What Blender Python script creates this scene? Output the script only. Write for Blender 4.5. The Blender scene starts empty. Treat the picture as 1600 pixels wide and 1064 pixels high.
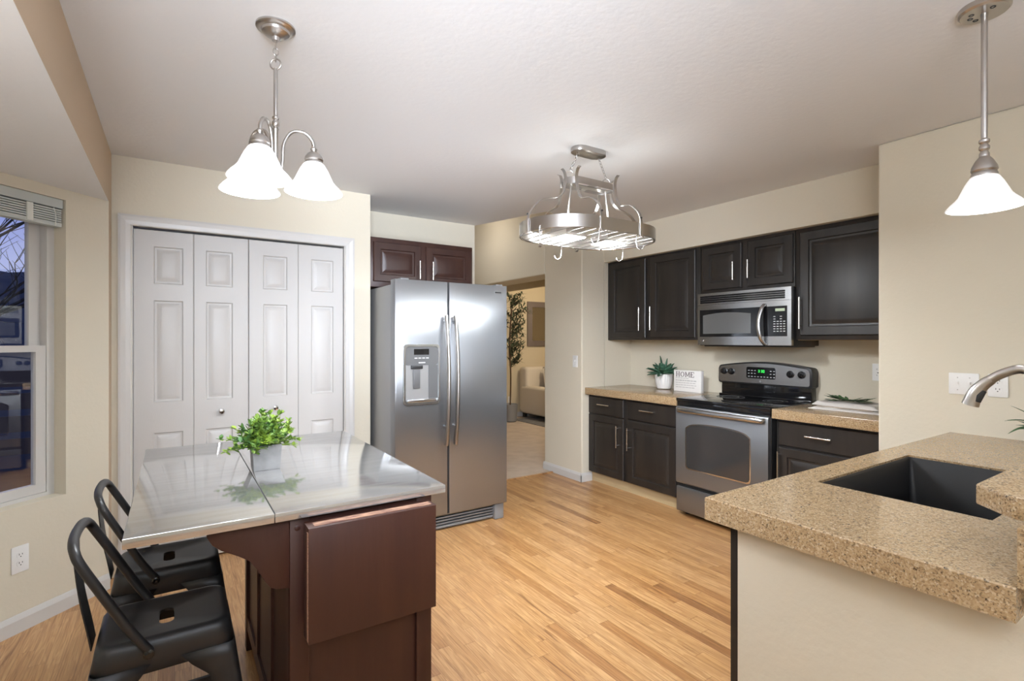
import bpy, bmesh, math, random
from mathutils import Vector, Matrix
random.seed(7)
C = bpy.context.scene.collection
S = bpy.context.scene
PI = math.pi

# ------------------------------------------------------------------ camera, world, lights
EYE = 1.37
cd = bpy.data.cameras.new('camera'); cam = bpy.data.objects.new('camera', cd); C.objects.link(cam)
cam.location = (0, 0, EYE); cam.rotation_euler = (PI/2, 0, -math.radians(33.28))
cd.sensor_width = 36; cd.lens = 803/1600*36; cd.clip_start = .02; cd.clip_end = 500
S.camera = cam
S.view_settings.view_transform = 'Standard'; S.view_settings.look = 'None'
S.view_settings.gamma = 1; S.view_settings.use_curve_mapping = False
S.view_settings.exposure = 0.0

w = bpy.data.worlds.new('dusk'); S.world = w; w.use_nodes = True
nt = w.node_tree; nt.nodes.clear()
tc = nt.nodes.new('ShaderNodeTexCoord'); sp = nt.nodes.new('ShaderNodeSeparateXYZ')
cr = nt.nodes.new('ShaderNodeValToRGB'); bg = nt.nodes.new('ShaderNodeBackground'); wo = nt.nodes.new('ShaderNodeOutputWorld')
nt.links.new(tc.outputs['Generated'], sp.inputs[0]); nt.links.new(sp.outputs['Z'], cr.inputs[0])
nt.links.new(cr.outputs[0], bg.inputs[0]); nt.links.new(bg.outputs[0], wo.inputs[0])
cr.color_ramp.elements[0].position = 0.0; cr.color_ramp.elements[0].color = (.60, .66, .92, 1)
cr.color_ramp.elements[1].position = .45; cr.color_ramp.elements[1].color = (.10, .16, .55, 1)
e = cr.color_ramp.elements.new(.16); e.color = (.36, .42, .86, 1)
bg.inputs[1].default_value = 1.05

def lamp(name, loc, power, radius=.1, color=(1, .93, .84), kind='POINT', **k):
    d = bpy.data.lights.new(name, kind); d.energy = power; d.color = color
    if kind == 'AREA':
        d.shape = 'RECTANGLE'; d.size, d.size_y = radius
    else: d.shadow_soft_size = radius
    o = bpy.data.objects.new(name, d); C.objects.link(o); o.location = loc
    if 'rot' in k: o.rotation_euler = k['rot']
    if 'spot' in k: d.spot_size = k['spot']; d.spot_blend = .8
    return o
# unseen fill lights added around the camera to brighten the kitchen
lamp('rear_fill', (.15, -.95, 1.5), 100, (.85, 1.3), (.86, .97, 1.15), 'AREA', rot=(PI, 0, 0))  # added upward fill behind the camera, no fixture there
lamp('bay_fill', (-.7, .9, 1.3), 9, (.5, .8), (.95, .98, 1.03), 'AREA', rot=(PI, 0, 0))  # added fill to lift the bay ceiling and window wall
def aim(loc, tgt): return (Vector(tgt)-Vector(loc)).to_track_quat('-Z', 'Y').to_euler()
lamp('far_wall_fill', (-.05, -.15, 1.95), 470, .45, (.88, .97, 1.12), 'SPOT', rot=aim((-.05, -.15, 1.95), (2.2, 3.9, 1.55)), spot=math.radians(74))  # added fill spot for the column, stove wall and closet side
lamp('ceiling_fill', (.35, .0, 1.25), 260, .3, (.88, .97, 1.12), 'SPOT', rot=aim((.35, .0, 1.25), (1.9, 5.2, 2.35)), spot=math.radians(38))  # added fill spot to lift the far ceiling
lamp('living_light', (5.3, 5.9, 2.3), 60, .15, (1, .86, .66))
lamp('hall_light', (2.8, 5.3, 2.7), 6.5, .15, (1, .92, .82))

# ------------------------------------------------------------------ material helpers
def nodes(m):
    m.use_nodes = True; t = m.node_tree
    return t, t.nodes.get('Principled BSDF')
def mat(name, col, rough=.5, metal=0, spec=.5, bump=None, emit=None, coat=0, trans=0, alpha=None, aniso=0, var=None):
    m = bpy.data.materials.new(name); t, b = nodes(m)
    b.inputs['Base Color'].default_value = (*col, 1); b.inputs['Roughness'].default_value = rough
    b.inputs['Metallic'].default_value = metal; b.inputs['Specular IOR Level'].default_value = spec
    b.inputs['Coat Weight'].default_value = coat; b.inputs['Transmission Weight'].default_value = trans
    b.inputs['Anisotropic'].default_value = aniso
    if emit:
        b.inputs['Emission Color'].default_value = (*emit[:3], 1); b.inputs['Emission Strength'].default_value = emit[3]
    if bump or var:
        c = t.nodes.new('ShaderNodeTexCoord'); mp = t.nodes.new('ShaderNodeMapping'); t.links.new(c.outputs['Object'], mp.inputs[0])
    if bump:
        sc, st, stretch = bump
        mp.inputs['Scale'].default_value = stretch
        n = t.nodes.new('ShaderNodeTexNoise'); n.inputs['Scale'].default_value = sc; n.inputs['Detail'].default_value = 4
        t.links.new(mp.outputs[0], n.inputs['Vector'])
        bp = t.nodes.new('ShaderNodeBump'); bp.inputs['Strength'].default_value = st; bp.inputs['Distance'].default_value = .004
        t.links.new(n.outputs[0], bp.inputs['Height']); t.links.new(bp.outputs[0], b.inputs['Normal'])
    if var:   # (second colour, scale, stretch)
        mp2 = t.nodes.new('ShaderNodeMapping'); t.links.new(c.outputs['Object'], mp2.inputs[0]); mp2.inputs['Scale'].default_value = var[2]
        n2 = t.nodes.new('ShaderNodeTexNoise'); n2.inputs['Scale'].default_value = var[1]; n2.inputs['Detail'].default_value = 5
        t.links.new(mp2.outputs[0], n2.inputs['Vector'])
        r = t.nodes.new('ShaderNodeValToRGB'); r.color_ramp.elements[0].position = .35; r.color_ramp.elements[1].position = .65
        r.color_ramp.elements[0].color = (*col, 1); r.color_ramp.elements[1].color = (*var[0], 1)
        t.links.new(n2.outputs[0], r.inputs[0]); t.links.new(r.outputs[0], b.inputs['Base Color'])
    return m
U = (1, 1, 1)
M = {}
M['wall'] = mat('wall_paint', (.64, .582, .468), .8, bump=(55, .25, U))
M['tan'] = mat('tan_accent_paint', (.56, .435, .31), .8, bump=(55, .2, U))
M['living'] = mat('living_wall_paint', (.60, .505, .345), .8, bump=(55, .2, U))
M['ceil'] = mat('ceiling_paint', (.72, .71, .70), .9, bump=(38, .25, U))
M['trim'] = mat('white_trim', (.57, .55, .525), .35)
M['door'] = mat('door_white', (.50, .48, .458), .42, bump=(60, .12, (8, 8, .5)))
M['cab'] = mat('espresso_paint', (.016, .0138, .0125), .40, spec=.5, bump=(40, .1, (3, 3, .25)), var=((.026, .021, .018), 5, (3, 3, .3)))
M['cherry'] = mat('dark_cherry', (.036, .0135, .010), .38, bump=(40, .1, (3, 3, .25)), var=((.048, .019, .013), 6, (3, 3, .3)))
M['island'] = mat('mahogany_stain', (.038, .0115, .0075), .42, bump=(30, .12, (3, 3, .3)), var=((.048, .0155, .009), 4, (5, 5, .4)))
M['wornwood'] = mat('worn_wood_edge', (.13, .05, .035), .6, var=((.42, .24, .15), 26, (1, 6, 12)))
M['toekick'] = mat('bare_toe_kick', (.55, .42, .24), .6, var=((.48, .36, .2), 8, (1, .2, 3)))
M['under'] = mat('maple_underside', (.50, .36, .19), .6)
M['steel'] = mat('stainless_steel', (.30, .307, .318), .33, .86, aniso=.8, bump=(90, .05, (14, 14, .12)))
_t, _b = nodes(M['steel']); _g = _t.nodes.new('ShaderNodeTangent'); _g.direction_type = 'RADIAL'; _g.axis = 'Z'
_t.links.new(_g.outputs[0], _b.inputs['Tangent']); _b.inputs['Anisotropic Rotation'].default_value = 0.0
M['steelh'] = mat('stainless_brushed_across', (.52, .53, .545), .27, 1, bump=(90, .05, (14, .12, 14)))
M['steelside'] = mat('grey_enamel_side', (.30, .30, .30), .4, .3)
M['nickel'] = mat('brushed_nickel', (.50, .475, .45), .28, 1)
M['chrome'] = mat('bright_chrome', (.75, .74, .73), .14, 1)
M['handle'] = mat('satin_bar_metal', (.72, .69, .65), .25, 1)
M['blackm'] = mat('black_powder_coat', (.018, .018, .019), .42, .0, .5)
M['blackg'] = mat('black_gloss', (.008, .008, .009), .09, 0, .6)
M['blackp'] = mat('black_plastic', (.015, .015, .016), .4)
M['dark'] = mat('dark_gap', (.006, .006, .006), .8)
M['ovenglass'] = mat('oven_glass', (.035, .034, .034), .08, 0, .9)
M['mwglass'] = mat('microwave_window', (.11, .11, .11), .18, 0, .7)
M['greypl'] = mat('grey_plastic', (.26, .26, .26), .4, .2)
M['dkgrey'] = mat('dark_grey_plastic', (.11, .11, .112), .4, .2)
M['silverpl'] = mat('silver_plastic', (.38, .38, .38), .35, .6)
M['ledwhite'] = mat('pale_button_print', (.6, .6, .6), .5)
M['green'] = mat('green_digits', (.02, .3, .05), .5, emit=(.05, .9, .12, 1.6))
M['lcd'] = mat('pale_lcd', (.3, .35, .25), .4, emit=(.5, .6, .4, .35))
M['white'] = mat('white_plastic', (.78, .77, .75), .35)
M['slot'] = mat('socket_slot', (.03, .03, .03), .6)
M['ceramic'] = mat('white_ceramic', (.78, .75, .72), .4)
M['sign'] = mat('white_sign_board', (.80, .77, .74), .6)
M['print'] = mat('grey_print', (.16, .13, .13), .7)
M['printl'] = mat('light_grey_print', (.42, .40, .39), .7)
M['towel'] = mat('white_linen', (.58, .545, .51), .9, bump=(160, .4, U))
M['towelband'] = mat('beige_linen_hem', (.52, .43, .34), .9, bump=(160, .4, U))
M['galv'] = mat('galvanised_pot', (.19, .187, .183), .5, .35, var=((.29, .287, .283), 14, (1, 1, 1)))
M['leafy'] = mat('bright_leaf', (.25, .36, .035), .45, var=((.07, .17, .05), 22, U))
M['agave'] = mat('blue_green_leaf', (.035, .105, .065), .5, var=((.07, .16, .09), 12, U))
M['herb'] = mat('dark_green_leaf', (.018, .07, .016), .5, var=((.035, .11, .03), 30, U))
M['olive'] = mat('olive_leaf', (.045, .065, .03), .6, var=((.09, .11, .06), 20, U))
M['bark'] = mat('brown_bark', (.10, .06, .035), .9)
M['soil'] = mat('dark_soil', (.02, .014, .01), 1)
M['sofa'] = mat('cream_upholstery', (.62, .54, .43), .9, bump=(120, .3, U))
M['pillow'] = mat('striped_cushion', (.60, .54, .46), .9, var=((.22, .18, .14), 9, (3, 3, .1)))
M['pillowf'] = mat('floral_cushion', (.50, .40, .32), .9, var=((.18, .12, .09), 18, U))
M['carpet'] = mat('beige_carpet', (.55, .45, .36), 1, bump=(220, .8, U), var=((.48, .39, .31), 6, U))
M['rug'] = mat('grey_rug', (.13, .125, .125), 1, bump=(160, .8, U), var=((.20, .19, .19), 14, U))
M['frameg'] = mat('taupe_frame', (.16, .125, .105), .5)
M['mirror'] = mat('mirror_glass', (.80, .80, .80), .02, 1)
M['sinkm'] = mat('black_composite', (.012, .012, .013), .45, spec=.4, bump=(400, .1, U))
M['blind'] = mat('blind_vinyl', (.50, .53, .51), .5)
M['blindw'] = mat('blind_valance_clip', (.72, .72, .66), .5)
M['ground'] = mat('dry_grass', (.05, .045, .035), 1)
M['hill'] = mat('dusk_hill', (.045, .05, .055), 1, var=((.08, .085, .085), .12, (1, 1, 6)))
M['fence'] = mat('cedar_fence', (.14, .10, .07), .9)
M['roofm'] = mat('distant_roof', (.06, .08, .10), .9)
M['twig'] = mat('bare_twig', (.012, .011, .014), 1)

def shade_mat():
    m = bpy.data.materials.new('frosted_shade_glass'); t, b = nodes(m)
    b.inputs['Base Color'].default_value = (.9, .89, .87, 1); b.inputs['Roughness'].default_value = .35
    b.inputs['Emission Color'].default_value = (1, .97, .94, 1); b.inputs['Emission Strength'].default_value = .42
    tr = t.nodes.new('ShaderNodeBsdfTranslucent'); tr.inputs[0].default_value = (1, .98, .95, 1)
    mx = t.nodes.new('ShaderNodeMixShader'); mx.inputs[0].default_value = .004
    o = t.nodes['Material Output']
    t.links.new(b.outputs[0], mx.inputs[1]); t.links.new(tr.outputs[0], mx.inputs[2]); t.links.new(mx.outputs[0], o.inputs[0])
    return m
M['shade'] = shade_mat()
M['bulb'] = mat('lit_bulb', (1, 1, 1), .5, emit=(.93, .98, 1.03, 330))
M['bulb2'] = mat('lit_bulb_dim', (1, 1, 1), .5, emit=(.93, .98, 1.03, 24))
M['panel'] = mat('lit_diffuser', (1, 1, 1), .5, emit=(.93, .98, 1.03, 420))

def glass_mat():
    m = bpy.data.materials.new('window_glass'); t, b = nodes(m)
    t.nodes.remove(b)
    g = t.nodes.new('ShaderNodeBsdfGlossy'); g.inputs['Roughness'].default_value = .0
    tr = t.nodes.new('ShaderNodeBsdfTransparent'); tr.inputs[0].default_value = (.92, .95, .95, 1)
    fr = t.nodes.new('ShaderNodeFresnel'); fr.inputs[0].default_value = 1.55
    mu = t.nodes.new('ShaderNodeMath'); mu.operation = 'MULTIPLY'; mu.inputs[1].default_value = 1.9
    mx = t.nodes.new('ShaderNodeMixShader'); o = t.nodes['Material Output']
    t.links.new(fr.outputs[0], mu.inputs[0]); t.links.new(mu.outputs[0], mx.inputs[0])
    t.links.new(tr.outputs[0], mx.inputs[1]); t.links.new(g.outputs[0], mx.inputs[2]); t.links.new(mx.outputs[0], o.inputs[0])
    return m
M['glass'] = glass_mat()

def N(t, kind, **k):
    n = t.nodes.new(kind)
    for a, v in k.items(): setattr(n, a, v)
    return n
def mth(t, op, a, b=None, c=None):
    n = N(t, 'ShaderNodeMath', operation=op)
    for i, v in enumerate((a, b, c)):
        if v is None: continue
        if isinstance(v, (int, float)): n.inputs[i].default_value = v
        else: t.links.new(v, n.inputs[i])
    return n.outputs[0]
def ramp(t, fac, stops, interp='LINEAR'):
    r = N(t, 'ShaderNodeValToRGB'); r.color_ramp.interpolation = interp
    el = r.color_ramp.elements
    while len(el) < len(stops): el.new(.5)
    for q, (p, c) in zip(el, stops): q.position = p; q.color = (*c, 1)
    t.links.new(fac, r.inputs[0]); return r.outputs[0]
def mixc(t, mode, f, a, b):
    n = N(t, 'ShaderNodeMix', data_type='RGBA', blend_type=mode)
    for i, v in ((0, f), (6, a), (7, b)):
        if isinstance(v, (int, float)): n.inputs[i].default_value = v
        elif isinstance(v, tuple): n.inputs[i].default_value = (*v, 1)
        else: t.links.new(v, n.inputs[i])
    return n.outputs[2]
def xyz(t, x, y, z):
    n = N(t, 'ShaderNodeCombineXYZ')
    for i, v in enumerate((x, y, z)):
        if isinstance(v, (int, float)): n.inputs[i].default_value = v
        else: t.links.new(v, n.inputs[i])
    return n.outputs[0]

def oak_mat():
    m = bpy.data.materials.new('oak_strip_floor'); t, b = nodes(m)
    c = N(t, 'ShaderNodeTexCoord'); s = N(t, 'ShaderNodeSeparateXYZ'); t.links.new(c.outputs['Object'], s.inputs[0])
    X, Y = s.outputs[0], s.outputs[1]
    xs = mth(t, 'DIVIDE', X, .0572); strip = mth(t, 'FLOOR', xs); fx = mth(t, 'FRACT', xs)
    w1 = N(t, 'ShaderNodeTexWhiteNoise', noise_dimensions='1D'); t.links.new(strip, w1.inputs['W'])
    L = mth(t, 'MULTIPLY_ADD', w1.outputs[0], .5, .55)
    ys = mth(t, 'DIVIDE', mth(t, 'MULTIPLY_ADD', w1.outputs[0], 17.3, Y), L); pl = mth(t, 'FLOOR', ys); fy = mth(t, 'FRACT', ys)
    w2 = N(t, 'ShaderNodeTexWhiteNoise', noise_dimensions='2D'); t.links.new(xyz(t, strip, pl, 0), w2.inputs['Vector'])
    r = w2.outputs[0]
    base = ramp(t, r, [(0, (.53, .295, .122)), (.4, (.57, .335, .155)), (.78, (.485, .262, .105)), (.95, (.43, .215, .08)), (1, (.31, .145, .055))])
    off = mth(t, 'MULTIPLY', r, 91.0)
    n1 = N(t, 'ShaderNodeTexNoise'); n1.inputs['Scale'].default_value = 1; n1.inputs['Detail'].default_value = 5; n1.inputs['Roughness'].default_value = .6
    t.links.new(xyz(t, mth(t, 'MULTIPLY', X, 170), mth(t, 'MULTIPLY_ADD', Y, 5, off), off), n1.inputs['Vector'])
    g1 = ramp(t, n1.outputs[0], [(.33, (.66, .58, .48)), (.52, (1, 1, 1)), (.8, (1.08, 1.07, 1.05))])
    n2 = N(t, 'ShaderNodeTexNoise'); n2.inputs['Scale'].default_value = 1; n2.inputs['Detail'].default_value = 3; n2.inputs['Distortion'].default_value = 1.2
    t.links.new(xyz(t, mth(t, 'MULTIPLY', X, 22), mth(t, 'MULTIPLY_ADD', Y, 1.6, off), off), n2.inputs['Vector'])
    rings = mth(t, 'SINE', mth(t, 'MULTIPLY', n2.outputs[0], 42))
    g2 = ramp(t, rings, [(0, (.78, .70, .60)), (.6, (1, 1, 1))])
    g3 = ramp(t, n2.outputs[0], [(.28, (.50, .38, .28)), (.40, (1, 1, 1))])
    col = mixc(t, 'MULTIPLY', .9, base, g1); col = mixc(t, 'MULTIPLY', .6, col, g2); col = mixc(t, 'MULTIPLY', .75, col, g3)
    ex = mth(t, 'MINIMUM', fx, mth(t, 'SUBTRACT', 1, fx)); ey = mth(t, 'MULTIPLY', mth(t, 'MINIMUM', fy, mth(t, 'SUBTRACT', 1, fy)), 12)
    ed = mth(t, 'MINIMUM', ex, ey)
    gap = ramp(t, ed, [(.0, (.50, .40, .30)), (.03, (1, 1, 1))])
    col = mixc(t, 'MULTIPLY', .8, col, gap)
    t.links.new(col, b.inputs['Base Color'])
    b.inputs['Roughness'].default_value = .34; b.inputs['Coat Weight'].default_value = .25; b.inputs['Coat Roughness'].default_value = .22
    bp = N(t, 'ShaderNodeBump'); bp.inputs['Strength'].default_value = .12; bp.inputs['Distance'].default_value = .002
    t.links.new(gap, bp.inputs['Height']); t.links.new(bp.outputs[0], b.inputs['Normal'])
    return m
M['oak'] = oak_mat()

def quartz_mat(name, light):
    m = bpy.data.materials.new(name); t, b = nodes(m)
    c = N(t, 'ShaderNodeTexCoord')
    def vor(sc):
        v = N(t, 'ShaderNodeTexVoronoi'); v.inputs['Scale'].default_value = sc; t.links.new(c.outputs['Object'], v.inputs['Vector'])
        s = N(t, 'ShaderNodeSeparateXYZ'); t.links.new(v.outputs['Color'], s.inputs[0]); return s.outputs[0]
    a = ramp(t, vor(330), [(0, (.05, .035, .02)), (.07, (.16, .10, .055)), (.14, (.33, .215, .115)), (.45, (.40, .275, .15)), (.75, (.47, .34, .20)), (.93, (.58, .46, .32))], 'CONSTANT')
    d = ramp(t, vor(190), [(0, (.045, .035, .025)), (.07, (.33, .22, .115)), (.5, (.42, .295, .165)), (.9, (.56, .43, .28))], 'CONSTANT')
    col = mixc(t, 'MIX', .45, a, d)
    t.links.new(col, b.inputs['Base Color']); b.inputs['Roughness'].default_value = .16; b.inputs['Specular IOR Level'].default_value = .6
    return m
M['quartz'] = quartz_mat('tan_speckled_quartz', 1)

def tabletop_mat():
    m = bpy.data.materials.new('worn_stainless_sheet'); t, b = nodes(m)
    c = N(t, 'ShaderNodeTexCoord'); mp = N(t, 'ShaderNodeMapping'); mp.inputs['Scale'].default_value = (1.2, 9, 1); t.links.new(c.outputs['Object'], mp.inputs[0])
    n = N(t, 'ShaderNodeTexNoise'); n.inputs['Scale'].default_value = 5; n.inputs['Detail'].default_value = 6; t.links.new(mp.outputs[0], n.inputs['Vector'])
    t.links.new(ramp(t, n.outputs[0], [(.3, (.53, .515, .50)), (.7, (.62, .61, .595))]), b.inputs['Base Color'])
    rr = ramp(t, n.outputs[0], [(.35, (.075, .075, .075)), (.7, (.13, .13, .13))]); t.links.new(rr, b.inputs['Roughness'])
    b.inputs['Metallic'].default_value = .8
    return m
M['top'] = tabletop_mat()

# ------------------------------------------------------------------ mesh helpers
def B(): return bmesh.new()
def box(bm, x0, x1, y0, y1, z0, z1, bv=0, seg=2):
    x0, x1 = sorted((x0, x1)); y0, y1 = sorted((y0, y1)); z0, z1 = sorted((z0, z1))
    vs = [bm.verts.new((x, y, z)) for x in (x0, x1) for y in (y0, y1) for z in (z0, z1)]
    F = [(0, 1, 3, 2), (4, 6, 7, 5), (0, 4, 5, 1), (2, 3, 7, 6), (0, 2, 6, 4), (1, 5, 7, 3)]
    fs = [bm.faces.new([vs[i] for i in f]) for f in F]
    if bv:
        es = {e for f in fs for e in f.edges}
        bmesh.ops.bevel(bm, geom=list(es), offset=bv, segments=seg, affect='EDGES', profile=.5)
    return bm
def prism(bm, pts, z0, z1, bv=0, T=None):
    """polygon extruded along z (T maps local xyz to world)"""
    T = T or (lambda x, y, z: (x, y, z))
    a = [bm.verts.new(T(x, y, z0)) for x, y in pts]; b = [bm.verts.new(T(x, y, z1)) for x, y in pts]
    n = len(pts); fs = [bm.faces.new(a[::-1]), bm.faces.new(b)]
    for i in range(n): fs.append(bm.faces.new((a[i], a[(i+1) % n], b[(i+1) % n], b[i])))
    if bv:
        es = set(fs[0].edges) | set(fs[1].edges)
        bmesh.ops.bevel(bm, geom=list(es), offset=bv, segments=2, affect='EDGES', profile=.5)
    bmesh.ops.recalc_face_normals(bm, faces=[f for f in bm.faces])
    return bm
def lathe(bm, prof, c=(0, 0, 0), n=32, axis='z', cap=True, rib=0, ribn=0):
    def P(r, h, a):
        if rib: r = r*(1+rib*math.cos(ribn*a))
        x, y = r*math.cos(a), r*math.sin(a)
        v = {'z': (x, y, h), 'x': (h, x, y), 'y': (x, h, y)}[axis]
        return (c[0]+v[0], c[1]+v[1], c[2]+v[2])
    rows = [[bm.verts.new(P(max(r, 1e-5), h, 2*PI*i/n)) for i in range(n)] for r, h in prof]
    for a, b in zip(rows, rows[1:]):
        for i in range(n): bm.faces.new((a[i], a[(i+1) % n], b[(i+1) % n], b[i]))
    if cap:
        for r in (rows[0], rows[-1]): bm.faces.new(r)
    bmesh.ops.recalc_face_normals(bm, faces=bm.faces[:])
    return bm
def tube(bm, pts, r, n=10, cap=True, flat=None, closed=False):
    """swept tube; r number or list; flat=(a,b) makes an elliptic / strap section"""
    P = [Vector(p) for p in pts]; m = len(P)
    R = r if isinstance(r, (list, tuple)) else [r]*m
    rows = []; up = None
    for i in range(m):
        if closed: d = P[(i+1) % m]-P[i-1]
        else: d = P[min(i+1, m-1)]-P[max(i-1, 0)]
        d.normalize()
        if up is None:
            up = Vector((0, 0, 1)) if abs(d.z) < .9 else Vector((1, 0, 0))
        s = d.cross(up); 
        if s.length < 1e-6: s = d.orthogonal()
        s.normalize(); u = s.cross(d).normalized(); up = u
        fa, fb = flat if flat else (1, 1)
        rows.append([bm.verts.new(P[i]+R[i]*(fa*math.cos(2*PI*k/n)*s+fb*math.sin(2*PI*k/n)*u)) for k in range(n)])
    rng = range(m) if closed else range(m-1)
    for i in rng:
        a, b = rows[i], rows[(i+1) % m]
        for k in range(n): bm.faces.new((a[k], a[(k+1) % n], b[(k+1) % n], b[k]))
    if cap and not closed: bm.faces.new(rows[0][::-1]); bm.faces.new(rows[-1])
    bmesh.ops.recalc_face_normals(bm, faces=bm.faces[:])
    return bm
def strap(bm, pts, w, th, side):
    """flat strip following pts; side = width direction vector"""
    P = [Vector(p) for p in pts]; side = Vector(side).normalized(); rows = []
    for i in range(len(P)):
        d = (P[min(i+1, len(P)-1)]-P[max(i-1, 0)]).normalized(); nrm = d.cross(side).normalized()
        rows.append([bm.verts.new(P[i]+a*side*w/2+b*nrm*th/2) for a, b in ((-1, -1), (1, -1), (1, 1), (-1, 1))])
    for a, b in zip(rows, rows[1:]):
        for k in range(4): bm.faces.new((a[k], a[(k+1) % 4], b[(k+1) % 4], b[k]))
    bm.faces.new(rows[0][::-1]); bm.faces.new(rows[-1])
    bmesh.ops.recalc_face_normals(bm, faces=bm.faces[:])
    return bm
def smooth_path(pts, n=8):
    """Catmull-Rom through pts"""
    P = [Vector(p) for p in pts]; out = []
    for i in range(len(P)-1):
        p0 = P[max(i-1, 0)]; p1 = P[i]; p2 = P[i+1]; p3 = P[min(i+2, len(P)-1)]
        for k in range(n):
            t = k/n; out.append(.5*((2*p1)+(-p0+p2)*t+(2*p0-5*p1+4*p2-p3)*t*t+(-p0+3*p1-3*p2+p3)*t**3))
    out.append(P[-1]); return out
def rrect(x0, x1, y0, y1, r, n=5):
    pts = []
    for cx, cy, a in ((x1-r, y0+r, -PI/2), (x1-r, y1-r, 0), (x0+r, y1-r, PI/2), (x0+r, y0+r, PI)):
        for k in range(n+1):
            t = a+PI/2*k/n; pts.append((cx+r*math.cos(t), cy+r*math.sin(t)))
    return pts
def slab(bm, w, h, t, panels, loops, T, chamfer=.004):
    """door slab w x h x t (local u,v,d) with moulded panels; loops: (inset, depth) rings of each panel, last one capped"""
    us = sorted({chamfer, w-chamfer} | {p[0] for p in panels} | {p[1] for p in panels})
    vs = sorted({chamfer, h-chamfer} | {p[2] for p in panels} | {p[3] for p in panels})
    V = lambda u, v, d: bm.verts.new(T(u, v, d))
    def q(*a): bm.faces.new([V(*p) for p in a])
    for i in range(len(us)-1):
        for j in range(len(vs)-1):
            u0, u1, v0, v1 = us[i], us[i+1], vs[j], vs[j+1]
            if any(p[0] <= u0 and u1 <= p[1] and p[2] <= v0 and v1 <= p[3] for p in panels): continue
            q((u0, v0, t), (u1, v0, t), (u1, v1, t), (u0, v1, t))
    for (u0, u1, v0, v1) in panels:
        prev = [(u0, v0, t), (u1, v0, t), (u1, v1, t), (u0, v1, t)]
        for ins, dep in loops:
            cur = [(u0+ins, v0+ins, t+dep), (u1-ins, v0+ins, t+dep), (u1-ins, v1-ins, t+dep), (u0+ins, v1-ins, t+dep)]
            for k in range(4): q(prev[k], prev[(k+1) % 4], cur[(k+1) % 4], cur[k])
            prev = cur
        q(*prev)
    c = chamfer; f = [(c, c, t), (w-c, c, t), (w-c, h-c, t), (c, h-c, t)]; g = [(0, 0, t-c), (w, 0, t-c), (w, h, t-c), (0, h, t-c)]; k0 = [(0, 0, 0), (w, 0, 0), (w, h, 0), (0, h, 0)]
    for k in range(4):
        q(f[k], f[(k+1) % 4], g[(k+1) % 4], g[k]); q(g[k], g[(k+1) % 4], k0[(k+1) % 4], k0[k])
    q(*k0[::-1])
    bmesh.ops.remove_doubles(bm, verts=bm.verts[:], dist=1e-5)
    bmesh.ops.recalc_face_normals(bm, faces=bm.faces[:])
    return bm
def wloc(o):
    v = Vector((0, 0, 0))
    while o is not None: v = v+o.location; o = o.parent
    return v
def obj(name, bm, m, parent=None, smooth=35, world=True, label=None, kind=None):
    me = bpy.data.meshes.new(name)
    off = Vector((0, 0, 0))
    if parent is not None and world: off = wloc(parent)
    if off.length: bmesh.ops.translate(bm, verts=bm.verts[:], vec=-off)
    bm.to_mesh(me); bm.free()
    for mm in (m if isinstance(m, (list, tuple)) else [m]): me.materials.append(mm)
    if smooth:
        for p in me.polygons: p.use_smooth = True
        me.set_sharp_from_angle(angle=math.radians(smooth))
    o = bpy.data.objects.new(name, me); C.objects.link(o)
    if parent is not None: o.parent = parent
    if label: o['label'] = label
    if kind: o['kind'] = kind
    return o
def thing(name, label, cat, loc=(0, 0, 0), group=None):
    o = bpy.data.objects.new(name, None); C.objects.link(o); o.location = loc; o.empty_display_size = .1
    o['label'] = label; o['category'] = cat
    if group: o['group'] = group
    return o
def tag(o, label, cat, group=None):
    o['label'] = label; o['category'] = cat
    if group: o['group'] = group
    return o
def struct(name, bm, m, parent=None, smooth=0):
    o = obj(name, bm, m, parent, smooth)
    if parent is None: o['kind'] = 'structure'
    return o

# ------------------------------------------------------------------ room shell
ZC = 2.445      # kitchen ceiling
ZB = 2.14       # bay ceiling
YW = 3.745      # closet wall face
XS = 3.965      # stove wall face
struct('floor', prism(B(), [(-1.3, -2.6), (4.1, -2.6), (4.1, 4.24), (-1.3, 4.24)], -.1, 0), M['oak'])
struct('floor_carpet', prism(B(), [(2.2, 4.24), (9, 4.24), (9, 7.9), (2.2, 7.9)], -.1, .006), M['carpet'])
struct('trim_3', box(B(), 2.345, 3.296, 4.225, 4.255, 0, .009, .003), M['oak'])

struct('ceiling', prism(B(), [(-.32, -2.6), (4.1, -2.6), (4.1, 3.85), (3.32, 3.85), (2.60, 3.40), (2.345, 4.23), (2.345, 4.33), (-.32, 4.33)], ZC, ZC+.1), M['ceil'])
struct('ceiling_bay', prism(B(), [(-1.3, -.4), (-.3055, -.4), (-.3055, 3.75), (-1.3, 3.75)], ZB-.001, ZB+.06), M['ceil'])
struct('ceiling_hall', prism(B(), [(2.2, 3.2), (3.7, 3.2), (3.7, 7.9), (2.2, 7.9)], 3.0, 3.06), M['ceil'])
struct('ceiling_living', prism(B(), [(3.55, 4.2), (9, 4.2), (9, 7.9), (3.55, 7.9)], 2.75, 2.81), M['ceil'])

b = B(); box(b, -.305, -.21, YW, YW+.11, 0, ZC); box(b, 1.022, 1.207, YW, YW+.11, 0, ZC); box(b, -.21, 1.022, YW, YW+.11, 2.05, ZC)
box(b, 1.10, 1.207, YW+.11, 4.32, 0, ZC)
struct('wall_back', b, M['wall'])
struct('wall_closet', box(B(), -.31, 1.1, 4.25, 4.32, 0, ZC), M['wall'])
struct('wall_fridge', box(B(), 1.207, 2.345, 4.21, 4.32, 0, ZC), M['wall'])
b = B(); box(b, 2.235, 2.345, 4.32, 7.8, 0, 3.0); struct('wall_hall', b, M['wall'])
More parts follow.
